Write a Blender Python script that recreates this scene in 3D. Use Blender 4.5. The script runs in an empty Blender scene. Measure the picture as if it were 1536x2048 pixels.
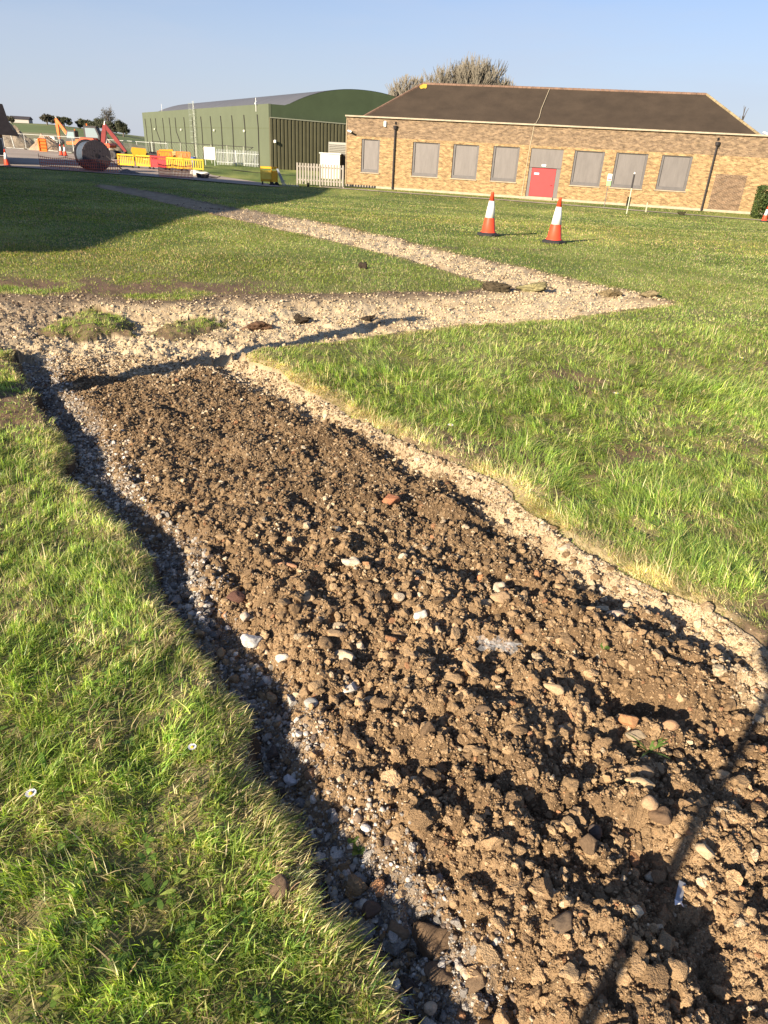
import bpy, math, random
import numpy as np
from mathutils import Vector, Matrix, Euler

C = bpy.context.scene.collection
scn = bpy.context.scene
R = math.radians
rng = np.random.default_rng(7)
random.seed(7)

# ------------------------------------------------------------------ camera
CAM_H = 1.95
PITCH, ROLL = R(27.914), R(-3.288)
cd = bpy.data.cameras.new('camera')
cam = bpy.data.objects.new('camera', cd)
C.objects.link(cam)
fwd = Vector((0, math.cos(PITCH), -math.sin(PITCH)))
dwn = Vector((0, -math.sin(PITCH), -math.cos(PITCH)))
rgt = Vector((1, 0, 0))
cr, sr = math.cos(ROLL), math.sin(ROLL)
m = Matrix.Identity(4)
# image right / image down in world space
img_r = rgt * cr + dwn * sr
img_d = dwn * cr - rgt * sr
for i in range(3):
    m[i][0] = img_r[i]
    m[i][1] = -img_d[i]
    m[i][2] = -fwd[i]
m[2][3] = CAM_H
cam.matrix_world = m
cd.sensor_fit = 'AUTO'
cd.sensor_width = 36
cd.lens = 1367 / 2048 * 36
cd.clip_start = 0.05
cd.clip_end = 4000
scn.camera = cam

# ------------------------------------------------------------------ light
SUN_EL = 20.5
SUN_DIR = (0.642, 0.767)            # horizontal travel direction of the light
w = bpy.data.worlds.new('World')
scn.world = w
w.use_nodes = True
nt = w.node_tree
bg = nt.nodes['Background']
sky = nt.nodes.new('ShaderNodeTexSky')
sky.sky_type = 'NISHITA'
sky.sun_disc = False
sky.sun_elevation = R(SUN_EL)
sky.sun_rotation = math.atan2(-SUN_DIR[0], -SUN_DIR[1])
sky.altitude = 100
sky.air_density = 1.0
sky.dust_density = .35
sky.ozone_density = 2.0
tint = nt.nodes.new('ShaderNodeMix')
tint.data_type = 'RGBA'
tint.blend_type = 'MULTIPLY'
tint.inputs[0].default_value = 1
tint.inputs['B'].default_value = (.83, .86, 1.06, 1)
nt.links.new(sky.outputs[0], tint.inputs['A'])
# faint high cirrus
tcw = nt.nodes.new('ShaderNodeTexCoord')
mpw = nt.nodes.new('ShaderNodeMapping')
mpw.inputs['Scale'].default_value = (1.6, 1.6, 9)
mpw.inputs['Rotation'].default_value = (.1, .25, .5)
nt.links.new(tcw.outputs['Generated'], mpw.inputs[0])
nw = nt.nodes.new('ShaderNodeTexNoise')
nw.inputs['Scale'].default_value = 2.2
nw.inputs['Detail'].default_value = 7
nw.inputs['Roughness'].default_value = .55
nt.links.new(mpw.outputs[0], nw.inputs['Vector'])
rw = nt.nodes.new('ShaderNodeMapRange')
rw.inputs['From Min'].default_value = .45
rw.inputs['From Max'].default_value = .8
rw.inputs['To Max'].default_value = .42
nt.links.new(nw.outputs['Fac'], rw.inputs['Value'])
cir = nt.nodes.new('ShaderNodeMix')
cir.data_type = 'RGBA'
cir.inputs['B'].default_value = (4.5, 5.0, 5.95, 1)
nt.links.new(rw.outputs[0], cir.inputs['Factor'])
nt.links.new(tint.outputs['Result'], cir.inputs['A'])
# pale band of haze low over the land
sz = nt.nodes.new('ShaderNodeSeparateXYZ')
nt.links.new(tcw.outputs['Generated'], sz.inputs[0])
hz = nt.nodes.new('ShaderNodeMapRange')
hz.interpolation_type = 'SMOOTHSTEP'
hz.inputs['From Min'].default_value = .30
hz.inputs['From Max'].default_value = .0
hz.inputs['To Max'].default_value = .75
nt.links.new(sz.outputs['Z'], hz.inputs['Value'])
hm = nt.nodes.new('ShaderNodeMix')
hm.data_type = 'RGBA'
hm.inputs['B'].default_value = (4.1, 4.5, 5.45, 1)
nt.links.new(hz.outputs[0], hm.inputs['Factor'])
nt.links.new(cir.outputs['Result'], hm.inputs['A'])
nt.links.new(hm.outputs['Result'], bg.inputs[0])
bg.inputs[1].default_value = 0.054
sd = bpy.data.lights.new('sun', 'SUN')
sd.energy = 4.4
sd.angle = R(0.55)
sd.color = (1.0, 0.86, 0.68)
so = bpy.data.objects.new('sun', sd)
C.objects.link(so)
ld = Vector((SUN_DIR[0], SUN_DIR[1], -math.tan(R(SUN_EL)) * math.hypot(*SUN_DIR)))
so.rotation_euler = ld.to_track_quat('-Z', 'Y').to_euler()
so.location = (-20, -25, 30)
scn.view_settings.view_transform = 'Standard'
scn.view_settings.look = 'None'
scn.view_settings.gamma = 1
scn.view_settings.exposure = 1.38
scn.cycles.max_bounces = 6
scn.cycles.diffuse_bounces = 3
scn.cycles.transparent_max_bounces = 8

# ------------------------------------------------------------------ materials
def mat(name, col, rough=.8, metal=0., noise=0., nscale=8., bump=0., bscale=60., detail=6, stretch=None, col2=None):
    M = bpy.data.materials.new(name)
    M.use_nodes = True
    t = M.node_tree
    b = t.nodes['Principled BSDF']
    b.inputs['Roughness'].default_value = rough
    b.inputs['Metallic'].default_value = metal
    b.inputs['Specular IOR Level'].default_value = .3
    c = (*col, 1)
    b.inputs['Base Color'].default_value = c
    if noise or bump:
        tc = t.nodes.new('ShaderNodeTexCoord')
        mp = t.nodes.new('ShaderNodeMapping')
        t.links.new(tc.outputs['Object'], mp.inputs[0])
        if stretch:
            mp.inputs['Scale'].default_value = stretch
    if noise:
        n = t.nodes.new('ShaderNodeTexNoise')
        n.inputs['Scale'].default_value = nscale
        n.inputs['Detail'].default_value = detail
        n.inputs['Roughness'].default_value = .65
        t.links.new(mp.outputs[0], n.inputs['Vector'])
        r = t.nodes.new('ShaderNodeValToRGB')
        r.color_ramp.elements[0].position = .3
        r.color_ramp.elements[1].position = .72
        lo = [max(0, x * (1 - noise)) for x in col]
        hi = [min(1, x * (1 + noise)) for x in (col2 or col)]
        r.color_ramp.elements[0].color = (*lo, 1)
        r.color_ramp.elements[1].color = (*hi, 1)
        t.links.new(n.outputs['Fac'], r.inputs[0])
        t.links.new(r.outputs[0], b.inputs['Base Color'])
    if bump:
        n2 = t.nodes.new('ShaderNodeTexNoise')
        n2.inputs['Scale'].default_value = bscale
        n2.inputs['Detail'].default_value = 4
        t.links.new(mp.outputs[0], n2.inputs['Vector'])
        bp = t.nodes.new('ShaderNodeBump')
        bp.inputs['Strength'].default_value = bump
        bp.inputs['Distance'].default_value = .02
        t.links.new(n2.outputs['Fac'], bp.inputs['Height'])
        t.links.new(bp.outputs[0], b.inputs['Normal'])
    return M

def attr_mat(name, rough=.9, bump=0., bscale=200., fine=0., fscale=150., transl=0.):
    M = bpy.data.materials.new(name)
    M.use_nodes = True
    t = M.node_tree
    b = t.nodes['Principled BSDF']
    b.inputs['Roughness'].default_value = rough
    b.inputs['Specular IOR Level'].default_value = .25 if not transl else .35
    a = t.nodes.new('ShaderNodeAttribute')
    a.attribute_name = 'Col'
    src = a.outputs['Color']
    tc = t.nodes.new('ShaderNodeTexCoord')
    if fine:
        n = t.nodes.new('ShaderNodeTexNoise')
        n.inputs['Scale'].default_value = fscale
        n.inputs['Detail'].default_value = 6
        n.inputs['Roughness'].default_value = .7
        t.links.new(tc.outputs['Object'], n.inputs['Vector'])
        r = t.nodes.new('ShaderNodeMapRange')
        r.inputs['From Min'].default_value = .3
        r.inputs['From Max'].default_value = .7
        r.inputs['To Min'].default_value = 1 - fine
        r.inputs['To Max'].default_value = 1 + fine
        t.links.new(n.outputs['Fac'], r.inputs['Value'])
        vm = t.nodes.new('ShaderNodeVectorMath')
        vm.operation = 'SCALE'
        t.links.new(src, vm.inputs[0])
        t.links.new(r.outputs[0], vm.inputs['Scale'])
        src = vm.outputs[0]
    t.links.new(src, b.inputs['Base Color'])
    if bump:
        n2 = t.nodes.new('ShaderNodeTexNoise')
        n2.inputs['Scale'].default_value = bscale
        n2.inputs['Detail'].default_value = 5
        t.links.new(tc.outputs['Object'], n2.inputs['Vector'])
        bp = t.nodes.new('ShaderNodeBump')
        bp.inputs['Strength'].default_value = bump
        bp.inputs['Distance'].default_value = .01
        t.links.new(n2.outputs['Fac'], bp.inputs['Height'])
        t.links.new(bp.outputs[0], b.inputs['Normal'])
    if transl:
        tr = t.nodes.new('ShaderNodeBsdfTranslucent')
        hs = t.nodes.new('ShaderNodeHueSaturation')
        hs.inputs['Saturation'].default_value = 1.15
        hs.inputs['Value'].default_value = 1.5
        t.links.new(src, hs.inputs['Color'])
        t.links.new(hs.outputs[0], tr.inputs['Color'])
        mx = t.nodes.new('ShaderNodeMixShader')
        mx.inputs[0].default_value = transl
        t.links.new(b.outputs[0], mx.inputs[1])
        t.links.new(tr.outputs[0], mx.inputs[2])
        out = t.nodes['Material Output']
        t.links.new(mx.outputs[0], out.inputs['Surface'])
    return M

# ------------------------------------------------------------------ object helpers
def tag(o, label=None, cat=None, group=None, kind=None):
    if label: o['label'] = label
    if cat: o['category'] = cat
    if group: o['group'] = group
    if kind: o['kind'] = kind
    return o

def thing(name, label, cat, loc=(0, 0, 0), rz=0., group=None):
    o = bpy.data.objects.new(name, None)
    C.objects.link(o)
    o.empty_display_size = .2
    o.location = loc
    o.rotation_euler = (0, 0, rz)
    return tag(o, label, cat, group)

def copy_tree(o, parent=None):
    c = o.copy()
    C.objects.link(c)
    c.parent = parent
    for ch in list(o.children):
        copy_tree(ch, c)
    return c

class MB:
    """collects shapes and links them as one mesh object"""
    def __init__(s):
        s.v, s.f = [], []
    def add(s, vs, fs):
        n = len(s.v)
        s.v += [tuple(p) for p in vs]
        s.f += [tuple(i + n for i in f) for f in fs]
        return s
    def box(s, c, d, rot=None):
        x, y, z = (q / 2 for q in d)
        vs = [Vector(p) for p in ((-x, -y, -z), (x, -y, -z), (x, y, -z), (-x, y, -z), (-x, -y, z), (x, -y, z), (x, y, z), (-x, y, z))]
        if rot:
            e = Euler(rot)
            for p in vs: p.rotate(e)
        c = Vector(c)
        return s.add([p + c for p in vs], [(0, 3, 2, 1), (4, 5, 6, 7), (0, 1, 5, 4), (1, 2, 6, 5), (2, 3, 7, 6), (3, 0, 4, 7)])
    def bbox(s, c, d, b=.02, rot=None):
        """box with chamfered edges"""
        x, y, z = (q / 2 for q in d)
        b = min(b, x * .9, y * .9, z * .9)
        vs, fs = [], []
        rings = [(-z, b), (-z + b, 0), (z - b, 0), (z, b)]
        for zz, ins in rings:
            X, Y = x - ins, y - ins
            for (sx, sy) in ((-1, -1), (1, -1), (1, 1), (-1, 1)):
                vs.append(Vector((sx * (X - b if (sx * sy > 0) else X), sy * (Y if (sx * sy > 0) else Y - b), zz)))
                vs.append(Vector((sx * (X if (sx * sy > 0) else X - b), sy * (Y - b if (sx * sy > 0) else Y), zz)))
        for k in range(3):
            for i in range(8):
                j = (i + 1) % 8
                fs.append((k * 8 + i, k * 8 + j, k * 8 + 8 + j, k * 8 + 8 + i))
        fs.append(tuple(range(7, -1, -1)))
        fs.append(tuple(range(24, 32)))
        if rot:
            e = Euler(rot)
            for p in vs: p.rotate(e)
        c = Vector(c)
        return s.add([p + c for p in vs], fs)
    def tube(s, pts, r, n=8, caps=True):
        pts = [Vector(p) for p in pts]
        rs = r if isinstance(r, (list, tuple)) else [r] * len(pts)
        base = len(s.v)
        prev = None
        for i, p in enumerate(pts):
            a = pts[max(0, i - 1)]
            b = pts[min(len(pts) - 1, i + 1)]
            d = (b - a).normalized()
            if prev is None:
                u = d.orthogonal().normalized()
            else:
                u = (prev - d * prev.dot(d)).normalized()
            prev = u
            v = d.cross(u)
            for k in range(n):
                t = 2 * math.pi * k / n
                s.v.append(tuple(p + (u * math.cos(t) + v * math.sin(t)) * rs[i]))
        for i in range(len(pts) - 1):
            for k in range(n):
                j = (k + 1) % n
                s.f.append((base + i * n + k, base + i * n + j, base + (i + 1) * n + j, base + (i + 1) * n + k))
        if caps:
            s.f.append(tuple(base + k for k in range(n - 1, -1, -1)))
            s.f.append(tuple(base + (len(pts) - 1) * n + k for k in range(n)))
        return s
    def lathe(s, prof, n=20, c=(0, 0, 0)):
        base = len(s.v)
        for r, z in prof:
            for k in range(n):
                t = 2 * math.pi * k / n
                s.v.append((c[0] + r * math.cos(t), c[1] + r * math.sin(t), c[2] + z))
        for i in range(len(prof) - 1):
            for k in range(n):
                j = (k + 1) % n
                s.f.append((base + i * n + k, base + i * n + j, base + (i + 1) * n + j, base + (i + 1) * n + k))
        s.f.append(tuple(base + k for k in range(n - 1, -1, -1)))
        s.f.append(tuple(base + (len(prof) - 1) * n + k for k in range(n)))
        return s
    def prism(s, poly, axis, a, b):
        """extrude a 2D outline along an axis from a to b"""
        n = len(poly)
        def P(q, t):
            if axis == 'x': return (t, q[0], q[1])
            if axis == 'y': return (q[0], t, q[1])
            return (q[0], q[1], t)
        vs = [P(q, a) for q in poly] + [P(q, b) for q in poly]
        fs = [tuple(range(n - 1, -1, -1)), tuple(range(n, 2 * n))]
        for i in range(n):
            j = (i + 1) % n
            fs.append((i, j, n + j, n + i))
        return s.add(vs, fs)
    def build(s, name, m, parent=None, smooth=False):
        me = bpy.data.meshes.new(name)
        me.from_pydata(s.v, [], s.f)
        import bmesh
        bm = bmesh.new()
        bm.from_mesh(me)
        bmesh.ops.recalc_face_normals(bm, faces=bm.faces)
        bm.to_mesh(me)
        bm.free()
        if smooth:
            me.shade_smooth()
        me.materials.append(m)
        o = bpy.data.objects.new(name, me)
        C.objects.link(o)
        o.parent = parent
        return o

def np_mesh(name, V, T, m, col=None, smooth=False):
    """triangle or quad mesh straight from arrays"""
    V = np.ascontiguousarray(V, dtype=np.float32)
    T = np.ascontiguousarray(T, dtype=np.int32)
    k = T.shape[1]
    me = bpy.data.meshes.new(name)
    me.vertices.add(len(V))
    me.vertices.foreach_set('co', V.ravel())
    me.loops.add(T.size)
    me.loops.foreach_set('vertex_index', T.ravel())
    me.polygons.add(len(T))
    me.polygons.foreach_set('loop_start', np.arange(0, T.size, k, dtype=np.int32))
    me.polygons.foreach_set('use_smooth', np.full(len(T), smooth))
    me.update(calc_edges=True)
    if col is not None:
        a = me.color_attributes.new('Col', 'FLOAT_COLOR', 'POINT')
        c4 = np.ones((len(V), 4), dtype=np.float32)
        c4[:, :3] = np.clip(col, 0.004, .95)
        a.data.foreach_set('color', c4.ravel())
    me.materials.append(m)
    o = bpy.data.objects.new(name, me)
    C.objects.link(o)
    return o

# ------------------------------------------------------------------ noise
_T = rng.random((256, 256))
_TX = rng.random((256, 256))
_TY = rng.random((256, 256))
def ss(a, b, x):
    t = np.clip((x - a) / (b - a), 0, 1)
    return t * t * (3 - 2 * t)
def vn(x, y, s=0):
    x = x + s * 17.31
    y = y + s * 9.77
    ix = np.floor(x).astype(int)
    iy = np.floor(y).astype(int)
    fx, fy = x - ix, y - iy
    fx = fx * fx * fx * (fx * (fx * 6 - 15) + 10)
    fy = fy * fy * fy * (fy * (fy * 6 - 15) + 10)
    a = _T[ix & 255, iy & 255]
    b = _T[(ix + 1) & 255, iy & 255]
    c = _T[ix & 255, (iy + 1) & 255]
    d = _T[(ix + 1) & 255, (iy + 1) & 255]
    return (a * (1 - fx) + b * fx) * (1 - fy) + (c * (1 - fx) + d * fx) * fy
def fbm(x, y, f, o=4, s=0, g=.5):
    r, A, n = 0., 1., 0.
    for k in range(o):
        r = r + A * vn(x * f, y * f, s + k * 3)
        n += A
        A *= g
        f *= 2.03
    return r / n
def cell(x, y, f, s=0):
    """rounded lumps: 0 in the gaps, up to 1 on top of a lump"""
    X = x * f + s * 5.3
    Y = y * f + s * 8.1
    ix = np.floor(X).astype(int)
    iy = np.floor(Y).astype(int)
    best = np.zeros_like(X)
    for dx in (-1, 0, 1):
        for dy in (-1, 0, 1):
            jx, jy = ix + dx, iy + dy
            px = jx + _TX[jx & 255, jy & 255]
            py = jy + _TY[jx & 255, jy & 255]
            rr = .3 + .5 * _T[jx & 255, jy & 255]
            q = 1 - ((X - px) ** 2 + (Y - py) ** 2) / (rr * rr)
            best = np.maximum(best, np.sqrt(np.clip(q, 0, 1)) * rr / .8)
    return best

# ------------------------------------------------------------------ ground plan (metres)
LEFT = [(-3.9, 6.84), (-3.22, 5.77), (-2.55, 4.88), (-2.24, 4.42), (-2.08, 4.02), (-1.75, 3.72), (-1.58, 3.58), (-1.33, 3.3), (-1.11, 2.96), (-0.93, 2.63), (-0.8, 2.45), (-0.66, 2.32), (-0.5, 2.09), (-0.4, 1.91), (-0.34, 1.69), (-0.24, 1.54), (-0.14, 1.43), (-0.06, 1.25), (0.04, 1.16), (0.15, 1.04), (0.2, 0.93), (.5, .3), (.95, -.7), (1.5, -2.0), (2.2, -4)]
LEFT = [(x - .055 * float(y < 3.9), y - .02) for x, y in LEFT]
RIGHT = [(-1.6, 7.16), (-1.1, 6.55), (-0.63, 5.9), (-0.33, 5.42), (-0.07, 5.17), (0.38, 4.58), (0.71, 4.24), (0.96, 3.7), (1.21, 3.26), (1.47, 2.95), (1.68, 2.76), (1.79, 2.51), (2.25, 1.9), (2.7, 1.0), (3.3, -.4), (4, -2), (4.9, -4)]
B_TOP = [(-9, 8.6), (-7, 8.9), (-5.22, 9.16), (-4.61, 9.28), (-4.19, 9.55), (-3.58, 9.38), (-2.81, 9.53), (-2.58, 9.97), (-2.09, 10.05), (-1.41, 10.32), (-0.26, 10.89), (0.85, 11.32), (1.75, 12.12)]
B_BOT = [(-9, 6.2), (-6, 6.45), (-3.9, 6.64), (-3.9, 6.84), (-3.5, 6.6), (-1.6, 7.16), (-1.4, 7.41), (-0.83, 7.72), (-0.4, 8.06), (0.32, 8.55), (1.11, 9.02), (1.75, 9.39), (2.34, 9.64), (3.23, 10.38), (4.35, 11.25)]
C_UP = [(4.45, 11.44), (4.09, 12.25), (3.63, 12.84), (2.65, 14.54), (1.13, 16.17), (0.01, 18.09), (-1.42, 20.73), (-2.78, 22.65), (-6.56, 27.64), (-11.35, 36.57), (-15.36, 42.25), (-17.99, 44.61)]
C_LO = [(1.84, 12.15), (1.29, 12.79), (0.8, 13.65), (-0.18, 15.2), (-1.12, 16.48), (-3.08, 18.84), (-5.65, 22.45), (-8.81, 27.69), (-12.82, 34.56), (-16.77, 40.86)]
TURF1 = [(-4.22, 7.92), (-4.25, 8.62), (-3.97, 9.02), (-3.5, 8.99), (-3.08, 8.5), (-2.98, 7.86), (-3.33, 7.45), (-3.85, 7.51)]
TURF2 = [(-2.82, 7.89), (-2.87, 8.41), (-2.74, 9.05), (-2.34, 9.01), (-1.97, 8.51), (-2.14, 7.94), (-2.57, 7.64)]
P_T = LEFT + RIGHT[::-1]
P_B = B_TOP + [(2.6, 12.4), (4.45, 11.44)] + B_BOT[::-1]
P_C = C_UP + C_LO[::-1]

def pl_dist(x, y, pts, closed=False):
    d = np.full(x.shape, 1e9)
    n = len(pts)
    for i in range(n if closed else n - 1):
        ax, ay = pts[i]
        bx, by = pts[(i + 1) % n]
        ex, ey = bx - ax, by - ay
        L = ex * ex + ey * ey + 1e-12
        t = np.clip(((x - ax) * ex + (y - ay) * ey) / L, 0, 1)
        d = np.minimum(d, (x - ax - t * ex) ** 2 + (y - ay - t * ey) ** 2)
    return np.sqrt(d)
def inside(x, y, pts):
    r = np.zeros(x.shape, bool)
    n = len(pts)
    for i in range(n):
        ax, ay = pts[i]
        bx, by = pts[(i + 1) % n]
        if ay == by: continue
        c = ((ay > y) != (by > y)) & (x < (bx - ax) * (y - ay) / (by - ay) + ax)
        r ^= c
    return r
def sdist(x, y, pts):
    return np.where(inside(x, y, pts), -1., 1.) * pl_dist(x, y, pts, True)

def terr(x, y):
    return -0.78 * ss(16, 50, y)

class Ground:
    """everything the ground is at some points: zone distances, height, colour"""
    def __init__(g, x, y, fine=True):
        x = np.asarray(x, float)
        y = np.asarray(y, float)
        sh = x.shape
        g.sT = np.full(sh, 9.)
        g.sB = np.full(sh, 9.)
        g.sC = np.full(sh, 9.)
        g.t1 = np.full(sh, 9.)
        g.dl = np.full(sh, 9.)
        g.dr = np.full(sh, 9.)
        # ragged borders
        wob = np.clip(np.hypot(x, y) / 8, .42, 1)
        wx = x + ((fbm(x, y, 6, 4, 11) - .5) * .20 + (fbm(x, y, 1.2, 2, 12) - .5) * .12) * wob
        wy = y + ((fbm(x, y, 6, 4, 21) - .5) * .20 + (fbm(x, y, 1.2, 2, 22) - .5) * .12) * wob
        k = (x > -10) & (x < 6) & (y > -4.5) & (y < 8.5)
        if k.any():
            g.sT[k] = sdist(wx[k], wy[k], P_T)
            g.dl[k] = pl_dist(wx[k], wy[k], LEFT)
            g.dr[k] = pl_dist(wx[k], wy[k], RIGHT)
        k = (x > -11) & (x < 6) & (y > 5) & (y < 13.5)
        if k.any():
            g.sB[k] = sdist(wx[k], wy[k], P_B)
            g.t1[k] = np.minimum(sdist(wx[k], wy[k], TURF1), sdist(wx[k], wy[k], TURF2)) + (fbm(x[k], y[k], 2.6, 4, 14) - .42) * .5
        k = (x > -20) & (x < 6) & (y > 10) & (y < 47)
        if k.any():
            g.sC[k] = sdist(wx[k], wy[k], P_C)
        g.edge = np.minimum(np.minimum(g.sT, g.sB), g.sC)
        g.edge = np.where(g.t1 < 0, np.maximum(-g.t1, .02), np.where(g.edge < 0, np.maximum(g.edge, -g.t1), g.edge))
        g.grass = g.edge > 0
        # ---- height
        z = terr(x, y)
        far = ss(60, 25, y)
        z = z + ((fbm(x, y, .45, 3, 31) - .5) * .07 + (fbm(x, y, 5, 2, 33) - .5) * .02) * far + (fbm(x, y, 3.4, 3, 34) - .5) * .085 * ss(10, 5, y) * ss(.02, .2, np.abs(g.edge))
        L = np.zeros(sh)
        inT = g.sT < 0
        if inT.any():
            X, Y, dl, dr = x[inT], y[inT], g.dl[inT], g.dr[inT]
            hump = fbm(X, Y, 1.3, 3, 41) - .5
            zt = -.14 + .11 * ss(.10, .42 + .5 * hump, dl) + .10 * hump
            zr = -.015 - .075 * ss(0, .22, dr) + (fbm(X, Y, 7, 3, 45) - .5) * .07 * ss(0, .08, dr)
            zz = zr + (zt - zr) * ss(.16, .5, dr)
            zz = zz - .065 * ss(5.0, 6.9, Y)
            # two ruts pressed into the loose soil
            for (ax, ay, bx, by, wd, dp) in ((.93, 1.42, 1.12, .6, .1, .1), (1.05, 2.22, 1.75, 1.95, .11, .09), (.62, 1.62, .95, 1.5, .07, .06), (.2, 3.75, .75, 3.6, .07, .05), (.5, 3.15, .9, 2.9, .06, .045)):
                dd = pl_dist(X, Y, [(ax, ay), (bx, by)])
                zz = zz - dp * np.exp(-(dd / wd) ** 2)
            wall = ss(0, .05, np.minimum(dl, 9)) 
            zz = np.where(dl < .05, -.035 + (zz + .035) * wall, zz)
            if fine:
                soft = ss(.0, .12, np.minimum(dl, dr))
                zz = zz + soft * (1 - .5 * ss(2.2, 4.6, Y)) * ((fbm(X, Y, 5, 4, 43) - .5) * .115 + .038 * (cell(X, Y, 10, 1) - .3) + .03 * (cell(X, Y, 22, 2) - .3) + .013 * (cell(X, Y, 52, 3) - .3))
            L[inT] = zz
        inB = (g.sB < 0) & ~inT
        if inB.any():
            X, Y = x[inB], y[inB]
            e = -g.sB[inB]
            dtop = pl_dist(X, Y, B_TOP)
            zz = -.10 * ss(0, .12, e) * (.08 + .92 * ss(.05, .9, dtop)) - .03 * ss(-1.5, -4, X) * ss(.1, .8, dtop)
            zz = zz * (1 - .55 * ss(.5, 2.5, X))
            if fine:
                zz = zz + ss(0, .1, e) * ss(0, .5, dtop) * ((fbm(X, Y, 1.5, 3, 51) - .5) * .10 + (fbm(X, Y, 6, 3, 52) - .5) * .05 + (.034 * (cell(X, Y, 8, 4) - .3) + .014 * (cell(X, Y, 17, 5) - .3)) * ss(11.5, 7, Y))
            L[inB] = zz
        inC = (g.sC < 0) & ~inB & ~inT
        if inC.any():
            X, Y = x[inC], y[inC]
            e = -g.sC[inC]
            zz = -.035 * ss(0, .15, e)
            if fine:
                zz = zz + ss(0, .12, e) * ((fbm(X, Y, 1.5, 3, 51) - .5) * .08 + .045 * (cell(X, Y, 5, 4) - .3) * ss(30, 14, Y) + .015 * (cell(X, Y, 12, 5) - .3) * ss(16, 10, Y))
            L[inC] = zz
        inU = g.t1 < 0
        if inU.any():
            e = -g.t1[inU]
            L[inU] = -.105 + .06 * ss(0, .25, e) + (fbm(x[inU], y[inU], 5, 4, 61) - .5) * .10
        g.zone = np.where(inU, 0, np.where(inT, 1, np.where(inB, 2, np.where(inC, 3, 0))))
        # lip of the turf next to a cut
        lip = np.where(g.grass & ~inU, -.03 * ss(.08, 0, g.edge) * ss(9, 7, y), 0)
        g.z = z + L + lip
        g.x, g.y = x, y

    def colour(g):
        x, y = g.x, g.y
        n1 = fbm(x, y, .35, 3, 71)[..., None]
        n2 = fbm(x, y, 2.2, 4, 72)[..., None]
        n3 = fbm(x, y, 11, 3, 73)[..., None]
        green = np.array((.105, .150, .030))
        olive = np.array((.165, .175, .045))
        straw = np.array((.29, .235, .105))
        earth = np.array((.11, .075, .045))
        fary = ss(4, 18, y)[..., None]
        thatch = np.array((.15, .135, .055))
        lawn = green * .55 + (olive - green * .55) * np.clip((n1 - .35) * 2.2, 0, 1)
        near = thatch + (np.array((.20, .165, .08)) - thatch) * np.clip((n2 - .4) * 3, 0, 1)
        c = near + (lawn * 1.75 - near) * fary
        c = c * (.75 + .5 * n2)
        ed = ss(.2, .02, g.edge + (n3[..., 0] - .5) * .2)[..., None]
        c = c + (np.array((.17, .125, .065)) * (.55 + .7 * n3) - c) * ed * .7
        drb = (ss(.30, .05, g.dr) * g.grass)[..., None]
        c = c + (np.array((.36, .285, .15)) * (.5 + 1.0 * n3) - c) * drb * .85
        # bare earth: scraped strip beside the cable trench and along the lawn
        dch = pl_dist(x, y, [(-9, 9.0), (-5.2, 9.6), (-3.9, 10.2), (-2.6, 10.3)])
        bare = ss(1.9, .1, dch) * ss(.47, .60, fbm(x, y, 1.7, 4, 74) + .13 * ss(.9, .1, dch))
        bare = np.maximum(bare, ss(.62, .70, fbm(x, y, .9, 4, 75)) * ss(11.5, 7, y) * .8)
        for pts, wd in (([(.9, 17.0), (2.2, 17.1), (3.75, 17.8)], .14), ([(8., 20.3), (9.7, 21.2)], .12), ([(-8.5, 34.2), (-12, 42)], .3)):
            bare = np.maximum(bare, ss(wd, wd * .3, pl_dist(x, y, pts) + (n2[..., 0] - .5) * .2) * .8)
        churn = ss(-2.05, -2.75, x) * ss(4.15, 4.9, y) * ss(8.2, 7.2, y) * ss(.36, .50, n2[..., 0] + .1)
        bare = np.maximum(np.maximum(bare, churn), .75 * (g.t1 < 0) * ss(.42, .58, n3[..., 0]))
        g.bare = bare
        c = c + (np.array((.15, .095, .06)) * (.6 + .8 * n3) - c) * bare[..., None]
        # soil
        T = (g.zone == 1)
        if T.any():
            dl, dr, Y, X = g.dl[T], g.dr[T], y[T], x[T]
            a = n2[T]
            b = n3[T]
            dark = np.array((.165, .105, .054))
            mid = np.array((.355, .24, .13))
            pale = np.array((.50, .385, .235))
            grey = np.array((.33, .28, .22))
            cs = dark + (mid - dark) * np.clip((a - .28) * 2.2, 0, 1)
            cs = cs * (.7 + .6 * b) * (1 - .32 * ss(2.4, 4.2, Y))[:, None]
            wr = ss(.25, .09, dr + (a[:, 0] - .5) * .55 + (b[:, 0] - .5) * .12 - .2 * ss(4, 6.5, Y))
            cs = cs + (pale * (.7 + .6 * b) - cs) * wr[:, None]
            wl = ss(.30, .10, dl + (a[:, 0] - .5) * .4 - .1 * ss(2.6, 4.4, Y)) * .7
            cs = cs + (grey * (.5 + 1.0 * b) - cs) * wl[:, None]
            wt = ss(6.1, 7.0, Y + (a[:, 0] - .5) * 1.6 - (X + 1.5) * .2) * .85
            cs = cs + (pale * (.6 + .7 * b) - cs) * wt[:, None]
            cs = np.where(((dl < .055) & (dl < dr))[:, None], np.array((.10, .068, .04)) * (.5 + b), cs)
            c[T] = cs
        Bm = (g.zone >= 2)
        if Bm.any():
            a, b = n2[Bm], n3[Bm]
            pale = np.array((.60, .475, .295))
            brown = np.array((.36, .265, .155))
            cs = pale * (.72 + .5 * b)
            cs = cs + (brown - cs) * np.clip((a - .50) * 3.4, 0, .75)
            e = -np.minimum(g.sB, g.sC)[Bm]
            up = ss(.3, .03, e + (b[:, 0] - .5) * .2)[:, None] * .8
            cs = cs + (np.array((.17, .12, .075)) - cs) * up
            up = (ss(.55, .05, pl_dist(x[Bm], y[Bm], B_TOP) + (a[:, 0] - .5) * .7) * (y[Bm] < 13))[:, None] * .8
            cs = cs + (np.array((.15, .105, .065)) * (.6 + .8 * b) - cs) * up
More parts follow.
